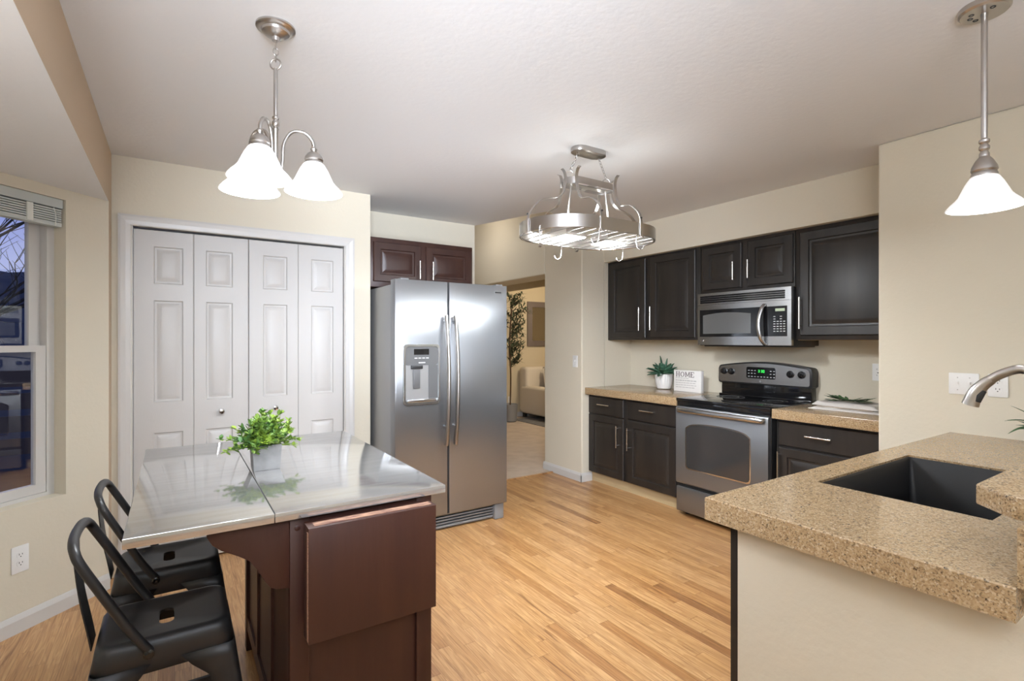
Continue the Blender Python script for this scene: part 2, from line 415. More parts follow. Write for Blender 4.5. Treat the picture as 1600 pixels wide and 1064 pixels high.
# bulkhead rising from the angled end of the kitchen ceiling into the taller hall
b = B()
for (p, q) in (((2.345, 4.23), (2.60, 3.40)), ((2.60, 3.40), (3.32, 3.85))):
    d = Vector((q[0]-p[0], q[1]-p[1])).normalized(); n = Vector((d.y, -d.x))*.05 if q[0] > 3 else Vector((-d.y, d.x))*-.05
    prism(b, [p, q, (q[0]+n.x, q[1]+n.y), (p[0]+n.x, p[1]+n.y)], ZC+.1, 3.0)
struct('trim_4', b, M['wall'])
# column, hall wall with the opening into the living room
b = B(); box(b, 3.296, 3.60, 3.79, 4.39, 0, 3.0, .012); box(b, 3.296, 3.60, 4.39, 6.3, 2.077, 3.0, .012); box(b, 3.296, 3.60, 6.3, 7.8, 0, 3.0)
struct('wall_right', b, M['wall'])
struct('wall_column', box(B(), 3.60, 4.07, 3.79, 3.90, 0, ZC), M['wall'])
struct('wall_stove', box(B(), XS, 4.07, 1.2, 3.85, 0, ZC), M['wall'])
struct('wall_sink', box(B(), 3.23, 4.07, -2.6, 1.257, 0, ZC, .01), M['wall'])
struct('trim_5', box(B(), 3.588, XS, 1.257, 3.79, 2.148, ZC), M['wall'])      # soffit over the wall cabinets
struct('wall_south', box(B(), -1.3, 4.1, -2.7, -2.6, 0, ZC), M['wall'])
struct('wall_living', box(B(), 2.2, 9, 7.66, 7.8, 0, 3.0), M['living'])
struct('wall_living_east', box(B(), 8.9, 9, 4.2, 7.8, 0, 2.8), M['living'])
struct('wall_living_south', box(B(), 3.6, 9, 4.24, 4.38, 0, 2.8), M['living'])
struct('trim_6', box(B(), 4.5, 4.56, 4.4, 7.66, 2.165, 2.75), M['living'])    # dropped beam in the living room
# bay: header over the bay, angled window wall, side walls
struct('trim_7', box(B(), -.385, -.305, -.3, 3.86, ZB, ZC), M['tan'])
b = B(); box(b, -.40, -.305, 3.6, 3.86, 0, ZB-.002); struct('wall_bay_return', b, M['tan'])
BAY = Vector((-.305, 3.6, 0)); DS = Vector((-.7071, -.7071, 0)); DN = Vector((-.7071, .7071, 0))   # along wall, outward
def bay(s, n, z): v = BAY+DS*s+DN*n; return (v.x, v.y, z)
Tb = lambda s, n, z: bay(s, n, z)
def bbox(bm, s0, s1, n0, n1, z0, z1): return prism(bm, [(s0, n0), (s1, n0), (s1, n1), (s0, n1)], z0, z1, T=lambda x, y, z: bay(x, y, z))
WS0, WS1, WZ0, WZ1 = .225, 1.0, .575, 2.085
b = B(); bbox(b, 0, WS0, 0, .16, 0, ZB+.05); bbox(b, WS1, 1.16, 0, .16, 0, ZB+.05); bbox(b, WS0, WS1, 0, .16, 0, WZ0); bbox(b, WS0, WS1, 0, .16, WZ1, ZB+.05)
struct('wall_window', b, M['wall'])
struct('wall_left', box(B(), -1.25, -1.12, .5, 2.79, 0, ZB+.05), M['wall'])
b = B(); prism(b, [(-1.12, .5), (-.305, -.3), (-.40, -.42), (-1.25, .5)], 0, ZB+.05); struct('wall_bay_south', b, M['wall'])
struct('wall_left_south', box(B(), -.40, -.305, -2.6, -.3, 0, ZC), M['wall'])

# baseboards
def profile(h=.085, t=.013): return [(0, 0), (t, 0), (t, h*.72), (t*.55, h*.9), (t*.25, h), (0, h)]
b = B(); prism(b, profile(), .002, 1.1, T=lambda x, y, z: bay(z, -x, y)); struct('baseboard_left', b, M['trim'])
b = B(); prism(b, profile(), 3.778, 4.40, T=lambda x, y, z: (3.296-x, z, y)); prism(b, profile(), 3.283, 3.418, T=lambda x, y, z: (z, 3.79-x, y)); struct('baseboard_right', b, M['trim'])
b = B(); prism(b, profile(), 2.35, 8.8, T=lambda x, y, z: (z, 7.66-x, y+.006)); struct('baseboard_living', b, M['trim'])

# ------------------------------------------------------------------ bay window
wr = struct('window_1', (lambda b: (bbox(b, WS0, WS0+.035, .075, .15, WZ0, WZ1), bbox(b, WS1-.035, WS1, .075, .15, WZ0, WZ1), bbox(b, WS0+.035, WS1-.035, .075, .15, WZ0, WZ0+.03), bbox(b, WS0+.035, WS1-.035, .075, .15, WZ1-.03, WZ1), b)[-1])(B()), M['trim'])
def sash(name, z0, z1, n0, n1, st, rb, rt):
    s0, s1 = WS0+.036, WS1-.036
    b = B(); bbox(b, s0, s0+st, n0, n1, z0, z1); bbox(b, s1-st, s1, n0, n1, z0, z1); bbox(b, s0+st, s1-st, n0, n1, z0, z0+rb); bbox(b, s0+st, s1-st, n0, n1, z1-rt, z1)
    o = obj(name, b, M['trim'], wr, 0)
    b = B(); nm = (n0+n1)/2; b.faces.new([b.verts.new(bay(*p)) for p in ((s0+st, nm, z0+rb), (s1-st, nm, z0+rb), (s1-st, nm, z1-rt), (s0+st, nm, z1-rt))])
    obj('glass_pane', b, M['glass'], o, 0)
sash('upper_sash', 1.315, WZ1-.031, .118, .145, .05, .03, .04)
sash('lower_sash', WZ0+.031, 1.345, .08, .112, .045, .045, .032)
b = B(); bbox(b, WS0-.0, WS1+.0, .0, .075, WZ0-.001, WZ0+.012); obj('window_sill', b, M['wall'], wr, 0)

bl = thing('window_blind', 'pale grey horizontal slat blind raised at the bay window top', 'blind', bay(.6, .04, WZ1))
b = B(); bbox(b, WS0+.008, WS1-.008, .008, .05, WZ1-.046, WZ1-.002); obj('headrail', b, M['blind'], bl)
b = B()
for k in range(6):
    z = WZ1-.056-k*.0112; prism(b, [(.012, 0), (.032, .002), (.052, 0), (.052, .0075), (.032, .0095), (.012, .0075)], WS0+.012, WS1-.012, T=lambda x, y, q, z=z: bay(q, x, z+y-.004))
obj('slats', b, M['blind'], bl, 20)
b = B(); bbox(b, WS0+.012, WS1-.012, .01, .054, WZ1-.14, WZ1-.12); obj('bottom_rail', b, M['blind'], bl)
for s in (WS0+.16, WS0+.6):
    b = B(); bbox(b, s-.013, s+.013, .002, .009, WZ1-.135, WZ1-.05); obj('ladder_tape', b, M['blindw'], bl)
b = B(); tube(b, smooth_path([bay(WS0+.055, .004, WZ1-.05), bay(WS0+.050, -.003, WZ1-.09), bay(WS0+.05, -.001, WZ1-.14)]), .002, 6); obj('lift_cord', b, M['blindw'], bl)

# ------------------------------------------------------------------ outside the window
struct('ground_outside', prism(B(), [(-140, -30), (-1.5, -30), (-1.5, 4.7), (2.0, 8.2), (60, 8.2), (60, 160), (-140, 160)], -1.2, -1.0), M['ground'])
b = B(); n = 60
rows = []
for j, (dist, base) in enumerate(((38, -1.2), (48, 2.0), (60, 6.2), (66, 8.2), (90, 6))):
    row = []
    for i in range(n):
        a = math.radians(62+(i/(n-1))*110)      # direction from the house
        h = base + (.9*math.sin(i*.35+j)+.5*math.sin(i*.9+2*j)+.35*math.sin(i*2.3))*(.5 if j else 0)
        row.append(b.verts.new((dist*math.cos(a)*1.0, dist*math.sin(a), h)))
    rows.append(row)
for r0, r1 in zip(rows, rows[1:]):
    for i in range(n-1): b.faces.new((r0[i], r0[i+1], r1[i+1], r1[i]))
tag(obj('hill', b, M['hill'], None, 60), 'dark hill ridge seen at dusk through the bay window', 'hill')
fn = thing('garden_fence', 'weathered timber garden fence outside the bay window', 'fence', (-5, 13, -1))
for k in range(4):
    b = B(); box(b, -13, 3, 13.0+.0, 13.03, -.75+k*.42, -.45+k*.42); obj('board', b, M['fence'], fn)
for k in range(6):
    b = B(); box(b, -12.9+k*3.15-.06, -12.9+k*3.15+.06, 13.03, 13.15, -1, 1.0); obj('post', b, M['fence'], fn)
tr = thing('bare_tree', 'leafless dark tree branches outside the upper window pane', 'tree', (-2.7, 9.2, -1))
b = B(); rt = random.Random(4)
def branch(p, d, L, r, depth):
    pts = [p]; q = p.copy(); dd = d.copy()
    for k in range(4):
        dd = (dd+Vector((rt.uniform(-.22, .22), rt.uniform(-.22, .22), rt.uniform(-.12, .16)))).normalized(); q = q+dd*L/4; pts.append(q.copy())
    tube(b, pts, [r*(1-.13*i) for i in range(5)], 5)
    if depth:
        for k in range(4 if depth > 1 else 5):
            i = rt.randint(1, 4); nd = (dd+Vector((rt.uniform(-1, 1), rt.uniform(-1, 1), rt.uniform(-.5, .8)))*.85).normalized()
            branch(pts[i], nd, L*rt.uniform(.55, .8), r*.5, depth-1)
tube(b, [(-2.7, 9.2, -1), (-2.65, 9.2, .4), (-2.7, 9.25, 1.6)], [.13, .11, .09], 8)
for k in range(7):
    a = k*.9; branch(Vector((-2.7, 9.25, 1.2+.07*k)), Vector((math.cos(a)*.9, math.sin(a)*.9, .45+.12*(k % 3))).normalized(), 1.7, .035, 3)
obj('branches', b, M['twig'], tr, 60)

# ------------------------------------------------------------------ closet bifold doors
b = B()
def casing(bm, x0, x1, z1, y, wd=.062):
    pr = [(0, 0), (wd, 0), (wd, .017), (wd*.8, .019), (wd*.45, .013), (wd*.1, .011), (0, .008)]   # (away from opening, thickness)
    prism(bm, pr, 0, z1+wd, T=lambda a, t, z: (x0-a, y-t, z))
    prism(bm, pr, 0, z1+wd, T=lambda a, t, z: (x1+a, y-t, z))
    prism(bm, pr, x0-wd, x1+wd, T=lambda a, t, z: (z, y-t-.0006, z1+a))
casing(b, -.212, 1.024, 2.045, YW); struct('trim_1', b, M['trim'])
b = B(); box(b, -.21, -.206, YW, YW+.1, 0, 2.05); box(b, 1.018, 1.022, YW, YW+.1, 0, 2.05); box(b, -.206, 1.018, YW, YW+.1, 2.046, 2.05)
struct('trim_2', b, M['trim'])
LW = .3043
pl = [(.1, .25, .16, .80), (.1, .25, .985, 1.60), (.1, .25, 1.70, 1.925)]
lp = [(.006, -.009), (.016, -.010), (.040, -.001), (.044, 0)]
for d, (xa, leafx) in enumerate(((-.2055, (0, 1)), (.4065, (0, 1)))):
    dr = bpy.data.objects.new('door_%d' % (d+1), None); C.objects.link(dr); dr.location = (xa+.3, YW+.02, 0); dr['kind'] = 'structure'
    for k in leafx:
        x0 = xa+k*(LW+.0008)
        off = .0 if (d, k) in ((0, 0), (1, 1)) else -.035
        pp = [(p[0]+off*(1 if d == 0 else -1) if 0 else p[0]+(off if d == 0 else 0)+(-.015 if d == 1 else 0), p[1]+(off if d == 0 else 0)+(-.015 if d == 1 else 0), p[2], p[3]) for p in pl]
        b = B(); slab(b, LW, 2.022, .033, pp, lp, T=lambda u, v, dd, x0=x0: (x0+u, YW+.053-dd, .012+v))
        lf = obj('door_leaf', b, M['door'], dr, 25)
        if (d, k) in ((0, 1), (1, 0)):
            kx = .25 if d == 0 else .565
            b = B(); lathe(b, [(.008, 0), (.008, -.016), (.017, -.022), (.0185, -.03), (.014, -.037), (.004, -.039)], (kx, YW+.02, .92), 20, 'y'); obj('door_knob', b, M['chrome'], lf)

# ------------------------------------------------------------------ cabinets
def TX(xf, y0, z0): return lambda u, v, d: (xf-d, y0-u, z0+v)      # faces -X, u runs towards -Y
def TY(yf, x0, z0): return lambda u, v, d: (x0+u, yf-d, z0+v)      # faces -Y
RP = [(.005, -.009), (.018, -.0105), (.046, -.001), (.05, 0)]
def cdoor(name, parent, T, w, h, m, rail=.058, t=.019, panel=True):
    b = B()
    slab(b, w, h, t, [(rail, w-rail, rail, h-rail)] if panel else [], RP, T, .005)
    return obj(name, b, m, parent, 22)
def bar_handle(parent, T, u, v, L, vertical, t=.019, ov=.022):
    b = B(); d = t+.030; h = L/2
    if vertical: a, c = (u, v-h, d), (u, v+h, d); ps = [(u, v-h+ov), (u, v+h-ov)]
    else: a, c = (u-h, v, d), (u+h, v, d); ps = [(u-h+ov, v), (u+h-ov, v)]
    tube(b, [T(*a), T(*c)], .006, 10)
    for p in ps: tube(b, [T(p[0], p[1], t-.001), T(p[0], p[1], d)], .0045, 8)
    return obj('bar_handle', b, M['handle'], parent, 40)

# base cabinet left of the range
XF = 3.39
c = thing('base_cabinet', 'dark espresso base cabinet with two doors and two drawers left of the range', 'cabinet', (3.66, 3.25, 0))
b = B(); box(b, XF, XS-.002, 2.703, 3.788, .10, .848, .002); obj('carcass', b, M['cab'], c)
b = B(); box(b, 3.43, XS-.01, 2.703, 3.788, 0, .1); obj('toe_kick', b, M['toekick'], c, label='pale bare wood toe kick')
for y0, y1, hs in ((3.778, 3.315, 1), (3.262, 2.735, 0)):
    wd = y0-y1
    T = TX(XF, y0, .672); o = cdoor('drawer', c, T, wd, .16, M['cab'], panel=False); bar_handle(o, T, wd/2-(.0 if hs else .02), .094, .16, False)
    T = TX(XF, y0, .105); o = cdoor('cabinet_door', c, T, wd, .553, M['cab']); bar_handle(o, T, wd-.06 if hs else .022, .39, .2, True)
# base cabinet right of the range
c = thing('base_cabinet', 'dark espresso base cabinet with wide drawer right of the range', 'cabinet', (3.66, 1.58, 0))
b = B(); box(b, XF, XS-.002, 1.259, 1.915, .10, .848, .002); obj('carcass', b, M['cab'], c)
b = B(); box(b, 3.43, XS-.01, 1.259, 1.915, 0, .1); obj('toe_kick', b, M['toekick'], c)
T = TX(XF, 1.895, .675); o = cdoor('drawer', c, T, .625, .158, M['cab'], panel=False); bar_handle(o, T, .265, .085, .155, False)
T = TX(XF, 1.895, .105); o = cdoor('cabinet_door', c, T, .625, .555, M['cab']); bar_handle(o, T, .012, .43, .2, True)

# upper cabinets
XU = 3.64
def upper(label, y0, y1, z0, doors, cx):
    c = thing('wall_cabinet', label, 'cabinet', cx)
    b = B(); box(b, XU, XS-.002, y1, y0, z0, 2.1465, .002); obj('carcass', b, M['cab'], c)
    b = B(); box(b, XU+.02, XS-.003, y1+.005, y0-.005, z0-.0035, z0); obj('underside', b, M['under'], c, label='pale maple cabinet underside')
    for ya, yb, za, zb, hu, hv, hl in doors:
        T = TX(XU, ya, za); o = cdoor('cabinet_door', c, T, ya-yb, zb-za, M['cab'])
        bar_handle(o, T, hu, hv, hl, True)
upper('tall dark two-door wall cabinet nearest the column, above the succulent', 3.787, 2.70, 1.374, ((3.742, 3.285, 1.395, 2.128, .457-.052, .175, .215), (3.224, 2.742, 1.395, 2.128, .022, .175, .215)), (3.8, 3.2, 1.374))
upper('short dark two-door wall cabinet directly above the microwave', 2.695, 1.925, 1.752, ((2.668, 2.326, 1.778, 2.122, .342-.052, .13, .14), (2.273, 1.935, 1.778, 2.122, .018, .13, .14)), (3.8, 2.3, 1.752))
upper('wide dark single-door wall cabinet right of the microwave', 1.920, 1.259, 1.374, ((1.885, 1.285, 1.405, 2.118, .012, .155, .22),), (3.8, 1.55, 1.374))

# cabinet over the fridge
YF = 3.75
c = thing('wall_cabinet', 'reddish brown two-door cabinet above the refrigerator', 'cabinet', (1.64, 3.95, 1.77))
b = B(); box(b, 1.209, 2.067, YF, 4.208, 1.77, 2.14, .002); obj('carcass', b, M['cherry'], c)
for xa, xb, hu in ((1.228, 1.605, .377-.022), (1.648, 2.05, .045)):
    T = TY(YF, xa, 1.81); o = cdoor('cabinet_door', c, T, xb-xa, .295, M['cherry'], .052)
    bar_handle(o, T, hu, .105, .14, True)

# countertops beside the range
b = B(); prism(b, [(3.335, 2.697), (3.962, 2.697), (3.962, 3.788), (3.335, 3.788)], .849, .914, .004)
tag(obj('countertop', b, M['quartz'], None, 30), 'tan speckled stone countertop left of the range under the succulent', 'countertop')
b = B(); prism(b, [(3.335, 1.259), (3.962, 1.259), (3.962, 1.918), (3.335, 1.918)], .849, .914, .004)
tag(obj('countertop', b, M['quartz'], None, 30), 'tan speckled stone countertop right of the range under folded towel', 'countertop')

# ------------------------------------------------------------------ range
r = thing('range', 'stainless steel electric range with black glass cooktop', 'stove', (3.64, 2.308, 0))
RY0, RY1 = 1.928, 2.69
b = B(); box(b, 3.352, 3.955, RY0, RY1, .03, .895, .003); obj('body', b, M['blackp'], r)
for x in (3.40, 3.9):
    for y in (RY0+.05, RY1-.05): obj('levelling_foot', lathe(B(), [(.02, 0), (.02, .03)], (x, y, 0), 12), M['blackp'], r)
b = B(); box(b, 3.325, 3.955, RY0-.004, RY1+.004, .893, .917, .004); ct = obj('cooktop', b, M['blackg'], r)
for cx, cy, rr in ((3.50, 2.13, .105), (3.50, 2.50, .085), (3.75, 2.13, .085), (3.75, 2.50, .105)):
    for q in (rr, rr*.62): obj('burner_ring', tube(B(), [(cx+q*math.cos(k*PI/20), cy+q*math.sin(k*PI/20), .9169) for k in range(40)], .0006, 4, closed=True), M['dkgrey'], ct)
b = B(); box(b, 3.334, 3.352, RY0, RY1, .857, .893, .002); obj('vent_trim', b, M['blackg'], r)
b = B(); prism(b, [(3.352, 0), (3.322, 0), (3.314, .01), (3.314, .585), (3.322, .6), (3.352, .6)], RY0+.004, RY1-.004, T=lambda x, z, y: (x, y, .254+z)); od = obj('oven_door', b, M['steel'], r)
def archwin(y0, y1, z0, z1, rise, k=18, rr=.025):
    pts = [(y1-rr, z0), (y1-rr*.3, z0+rr*.3), (y1, z0+rr)] ; pts += [(y1, z1-rise-.01)]
    pts += [(y1-.012, z1-rise)]
    ym = (y0+y1)/2; hw = (y1-y0)/2-.02
    pts += [(ym+hw*math.cos(PI*i/k), z1-rise+rise*math.sin(PI*i/k)**.9) for i in range(1, k)]
    pts += [(y0+.012, z1-rise), (y0, z1-rise-.01), (y0, z0+rr), (y0+rr*.3, z0+rr*.3), (y0+rr, z0)]
    return pts
wp = archwin(RY0+.135, RY1-.105, .385, .735, .038)
b = B(); prism(b, archwin(RY0+.126, RY1-.096, .376, .744, .040), 0, .004, T=lambda y, z, d: (3.314-d, y, z)); obj('window_trim', b, M['chrome'], od, 30)
b = B(); prism(b, wp, .004, .0055, T=lambda y, z, d: (3.314-d, y, z)); obj('oven_window', b, M['ovenglass'], od, 0)
b = B()
hp = smooth_path([(3.314, RY1-.03, .827), (3.285, RY1-.05, .829), (3.272, RY1-.14, .831), (3.266, 2.309, .832), (3.272, RY0+.14, .831), (3.285, RY0+.05, .829), (3.314, RY0+.03, .827)], 6)
tube(b, hp, .019, 12, flat=(.62, 1)); obj('door_handle', b, M['steelh'], od, 50)
b = B(); box(b, 3.318, 3.352, RY0+.004, RY1-.004, .035, .225, .005); obj('storage_drawer', b, M['steel'], r)
b = B(); box(b, 3.336, 3.352, RY0+.006, RY1-.006, .225, .254); obj('drawer_gap', b, M['dark'], r)
# backguard
b = B(); box(b, 3.895, 3.96, RY0+.01, RY1-.01, .915, 1.04, .006); box(b, 3.87, 3.96, RY0+.004, RY1-.004, .915, .928, .003); obj('backguard_riser', b, M['blackg'], r)
def bgshape(y0, y1, z0, z1, rise, rr=.03, k=16):
    pts = [(y0+.012, z0), (y1-.012, z0), (y1, z0+.012), (y1, z1-rise-rr), (y1-.008, z1-rise-.008)]
    for i in range(k+1):
        t = i/k; y = y1-.02-(y1-y0-.04)*t; pts.append((y, z1-rise+rise*math.sin(PI*t)))
    pts += [(y0+.008, z1-rise-.008), (y0, z1-rise-rr), (y0, z0+.012)]
    return pts
b = B(); prism(b, bgshape(RY0-.004, RY1+.004, 1.018, 1.200, .034), 3.874, 3.962, .004, T=lambda y, z, x: (x, y, z)); bgd = obj('backguard', b, M['blackp'], r, 30)
b = B(); prism(b, bgshape(RY0+.012, RY1-.006, 1.030, 1.188, .032), 3.868, 3.8745, T=lambda y, z, x: (x, y, z)); cp = obj('control_panel', b, M['steelh'], bgd, 30)
b = B(); prism(b, rrect(2.195, 2.435, 1.068, 1.158, .014), 3.8655, 3.8685, T=lambda y, z, x: (x, y, z)); obj('display_panel', b, M['blackg'], bgd, 30)
b = B()
def seg7(bm, digit, y, z, h, T, th=.0022):
    S7 = {'0': 'abcdef', '3': 'abcdg', '9': 'abcdfg', ':': ''}[digit]; wd = h*.55
    P = {'a': (0, h, wd, h), 'b': (wd, h/2, wd, h), 'c': (wd, 0, wd, h/2), 'd': (0, 0, wd, 0), 'e': (0, 0, 0, h/2), 'f': (0, h/2, 0, h), 'g': (0, h/2, wd, h/2)}
    for s in S7:
        a0, z0, a1, z1 = P[s]; box(bm, T-.0012, T, y-a0+th/2, y-a1-th/2, z+z0-th/2, z+z1+th/2)
for i, dg in enumerate('330'): seg7(b, dg, 2.333-i*.0165-(.006 if i else 0), 1.118, .018, 3.8654)
obj('clock_digits', b, M['green'], bgd, 0, label='lit green clock digits')
b = B()
for i in range(9):
    box(b, 3.8647, 3.8654, 2.42-i*.026, 2.42-i*.026-.014, 1.080, 1.085)
    if i < 3 or i > 6: box(b, 3.8647, 3.8654, 2.42-i*.026, 2.42-i*.026-.014, 1.128, 1.133); box(b, 3.8647, 3.8654, 2.42-i*.026, 2.42-i*.026-.012, 1.105, 1.110)
obj('button_marks', b, M['ledwhite'], bgd, 0)
for y in (2.638, 2.57, 2.08, 1.997):
    b = B(); lathe(b, [(.027, 0), (.027, -.006), (.022, -.008), (.020, -.022), (.012, -.024)], (3.868, y, 1.115), 24, 'x')
    box(b, 3.838, 3.862, y-.004, y+.004, 1.097, 1.134, .002); obj('control_knob', b, M['blackg'], bgd, 40)
b = B(); lathe(b, [(.0085, 0), (.0085, -.002), (.006, -.0025)], (3.868, 2.318, 1.047), 20, 'x'); obj('round_badge', b, M['greypl'], bgd)

# ------------------------------------------------------------------ microwave
m = thing('microwave', 'stainless over-the-range microwave with curved handle', 'microwave', (3.78, 2.3, 1.33))
MY0, MY1, MX = 1.922, 2.686, 3.585
b = B(); box(b, MX+.03, XS-.002, MY0, MY1, 1.33, 1.748, .003); obj('case', b, M['blackp'], m)
b = B(); box(b, MX+.06, XS-.02, MY0+.02, MY1-.02, 1.322, 1.33); obj('vent_underside', b, M['blackp'], m)
def mwface(bm, z0, z1, x_off=0, bow=.012, k=14, y0=MY0, y1=MY1):
    # gently bowed front
    P = []
    for i in range(k+1):
        t = i/k; P.append((y0+(y1-y0)*t, -bow*math.sin(PI*t)))
    pts = [(MX+.03, y0)]+[(MX+x_off+d, y) for y, d in P]+[(MX+.03, y1)]
    prism(bm, pts, z0, z1)
b = B(); mwface(b, 1.335, 1.655); fd = obj('door_front', b, M['steelh'], m, 30)
b = B(); mwface(b, 1.657, 1.7475); obj('vent_grille_frame', b, M['steelh'], m, 30)
def bowx(y): return MX-.012*math.sin(PI*(y-MY0)/(MY1-MY0))
def bowed(bm, pts2d, off, th=.002):
    T = lambda y, z, d: (bowx(y)-off-d, y, z)
    prism(bm, pts2d, 0, th, T=T)
def dens(y0, y1, z0, z1, zt=0, k=10):
    a = [(y0+(y1-y0)*i/k, z0) for i in range(k+1)]; c = [(y1-(y1-y0)*i/k, z1+zt*math.sin(PI*i/k)) for i in range(k+1)]
    return a+c
b = B(); bowed(b, dens(1.95, 2.664, 1.400, 1.615), .0005); obj('black_glass', b, M['blackg'], fd, 30)
b = B(); bowed(b, dens(2.215, 2.632, 1.424, 1.572, .016), .0027); obj('door_window', b, M['mwglass'], fd, 30)
for k in range(4):
    z = 1.668+k*.0155; b = B(); bowed(b, dens(1.965, 2.66, z, z+.0125), .0008); obj('vent_slot', b, M['blackg'], m, 30)
b = B(); tube(b, smooth_path([(bowx(2.12)-.001, 2.112, 1.63), (MX-.035, 2.118, 1.60), (MX-.058, 2.13, 1.50), (MX-.052, 2.122, 1.40), (MX-.02, 2.107, 1.345), (MX-.008, 2.10, 1.342)], 6), .0155, 12, flat=(1, .7)); obj('door_handle', b, M['steelh'], fd, 50)
b = B()
for i in range(7):
    for j in range(4):
        y = 2.045-j*.023; z = 1.538-i*.0175
        if i < 2 and j % 2: continue
        bowed(b, [(y-.014, z), (y, z), (y, z+.0055), (y-.014, z+.0055)], .0027, .0006)
obj('keypad_marks', b, M['ledwhite'], fd, 0)
b = B(); bowed(b, [(1.965, 1.578), (2.032, 1.578), (2.032, 1.598), (1.965, 1.598)], .0027, .0008); obj('display', b, M['lcd'], fd, 0)
b = B(); lathe(b, [(.012, 0), (.012, -.003), (.009, -.0035)], (bowx(2.642), 2.642, 1.367), 20, 'x'); obj('round_badge', b, M['chrome'], fd)

# ------------------------------------------------------------------ refrigerator
f = thing('refrigerator', 'stainless side-by-side refrigerator with ice and water dispenser', 'refrigerator', (1.68, 3.75, 0))
FX0, FX1, FG, FY = 1.232, 2.13, 1.632, 3.31
b = B(); box(b, FX0+.006, FX1-.006, 3.385, 4.15, .03, 1.755, .004); obj('cabinet_body', b, M['steelside'], f)
def fdoor(x0, x1):
    k = 10; pts = []
    for i in range(k+1):
        t = i/k; x = x0+(x1-x0)*t; pts.append((x, FY+.012-.012*(1-(2*t-1)**4)**.5 if 0 < t < 1 else FY+.012))
    pts = [(x0, FY+.075), ] + [(x0, FY+.012)] + [(x0+.004, FY+.003), (x0+.014, FY)] + [(x1-.014, FY), (x1-.004, FY+.003)] + [(x1, FY+.012), (x1, FY+.075)]
    return pts
d1 = obj('freezer_door', prism(B(), fdoor(FX0, FG-.004), .135, 1.785, .002), M['steel'], f, 30)
d2 = obj('fridge_door', prism(B(), fdoor(FG+.004, FX1), .135, 1.785, .002), M['steel'], f, 30)
for dd, x0, x1 in ((d1, FX0, FG-.004), (d2, FG+.004, FX1)):
    b = B(); box(b, x0+.006, x1-.006, FY+.074, FY+.083, .14, 1.78); obj('gasket', b, M['greypl'], dd)
b = B()
for k in range(5): box(b, FX0+.03, FX1-.09, 3.372, 3.386, .022+k*.021, .034+k*.021, .003)
box(b, FX0+.03, FX1-.09, 3.385, 3.40, .012, .13)
obj('base_grille', b, M['greypl'], f)
b = B(); box(b, FX1-.088, FX1-.004, 3.350, 3.40, .0, .128, .012); obj('grille_end_cap', b, M['greypl'], f)
for x, dd in ((FG-.036, d1), (FG+.036, d2)):
    b = B()
    pth = smooth_path([(x, FY-.036, 1.545), (x, FY-.058, 1.40), (x+.003, FY-.070, 1.20), (x+.003, FY-.070, .97), (x, FY-.060, .77), (x-.002, FY-.044, .635)], 6)
    tube(b, pth, .0165, 14, flat=(1.05, .85)); h = obj('door_handle', b, M['nickel'], dd, 50)
    obj('handle_mount', tube(B(), [(x, FY+.002, .765), (x, FY-.055, .765)], .008, 10), M['steel'], h); obj('handle_mount', tube(B(), [(x, FY+.002, 1.50), (x, FY-.04, 1.50)], .010, 10), M['steel'], h)
    b = B(); tube(b, [(x, FY-.0355, 1.5448), (x, FY-.0357, 1.5475)], .012, 10); obj('handle_end', b, M['dark'], h)
# dispenser
DX0, DX1, DZ0, DZ1 = 1.288, 1.562, .925, 1.345
def ring(bm, o, i, y0, y1):
    n = len(o)
    V = [[bm.verts.new((p[0], y, p[1])) for p in q] for q, y in ((o, y0), (i, y0), (i, y1), (o, y1))]
    for a, c in ((0, 1), (1, 2), (2, 3), (3, 0)):
        for k in range(n): bm.faces.new((V[a][k], V[a][(k+1) % n], V[c][(k+1) % n], V[c][k]))
    bmesh.ops.recalc_face_normals(bm, faces=bm.faces[:]); return bm
b = B(); ring(b, rrect(DX0, DX1, DZ0, DZ1, .03), rrect(DX0+.018, DX1-.018, DZ0+.022, DZ1-.018, .022), FY+.001, FY-.014)
bmesh.ops.bevel(b, geom=b.edges[:], offset=.003, segments=2, affect='EDGES'); dsp = obj('dispenser_bezel', b, M['steelh'], d1, 40)
b = B(); prism(b, rrect(DX0+.016, DX1-.016, 1.20, DZ1-.016, .018), 0, .006, T=lambda x, z, d: (x, FY-d, z)); obj('dispenser_controls', b, M['dkgrey'], dsp, 30)
b = B(); box(b, 1.367, 1.478, FY-.0072, FY-.0058, 1.272, 1.312); obj('dispenser_screen', b, M['blackg'], dsp)
b = B()
for k in range(4): box(b, 1.372+k*.028, 1.392+k*.028, FY-.0068, FY-.0058, 1.246, 1.252)
obj('dispenser_marks', b, M['ledwhite'], dsp); obj('dispenser_label', box(B(), 1.402, 1.45, FY-.0068, FY-.0058, 1.214, 1.221), M['ledwhite'], dsp)
b = B(); box(b, DX0+.018, DX1-.018, FY-.0008, FY-.0002, DZ0+.022, 1.20); obj('dispenser_back', b, M['silverpl'], dsp)
b = B(); box(b, DX1-.085, DX1-.018, FY-.006, FY-.0008, DZ0+.045, 1.20); obj('dispenser_side', b, M['dkgrey'], dsp)
b = B(); box(b, 1.362, 1.412, FY-.012, FY-.001, 1.04, 1.17, .004); obj('dispenser_paddle', b, M['dkgrey'], dsp)
b = B(); box(b, 1.345, 1.43, FY-.016, FY-.001, 1.175, 1.20, .004); obj('dispenser_nozzle', b, M['blackp'], dsp)
b = B(); box(b, DX0+.03, DX1-.03, FY-.016, FY-.001, DZ0+.022, DZ0+.042, .004); obj('drip_tray', b, M['steelh'], dsp)
b = B(); box(b, 2.012, 2.078, FY-.003, FY, 1.722, 1.742, .001); obj('badge', b, M['greypl'], d2)
b = B(); box(b, 2.018, 2.072, FY-.0036, FY-.003, 1.727, 1.737); obj('badge_print', b, M['blackp'], d2)
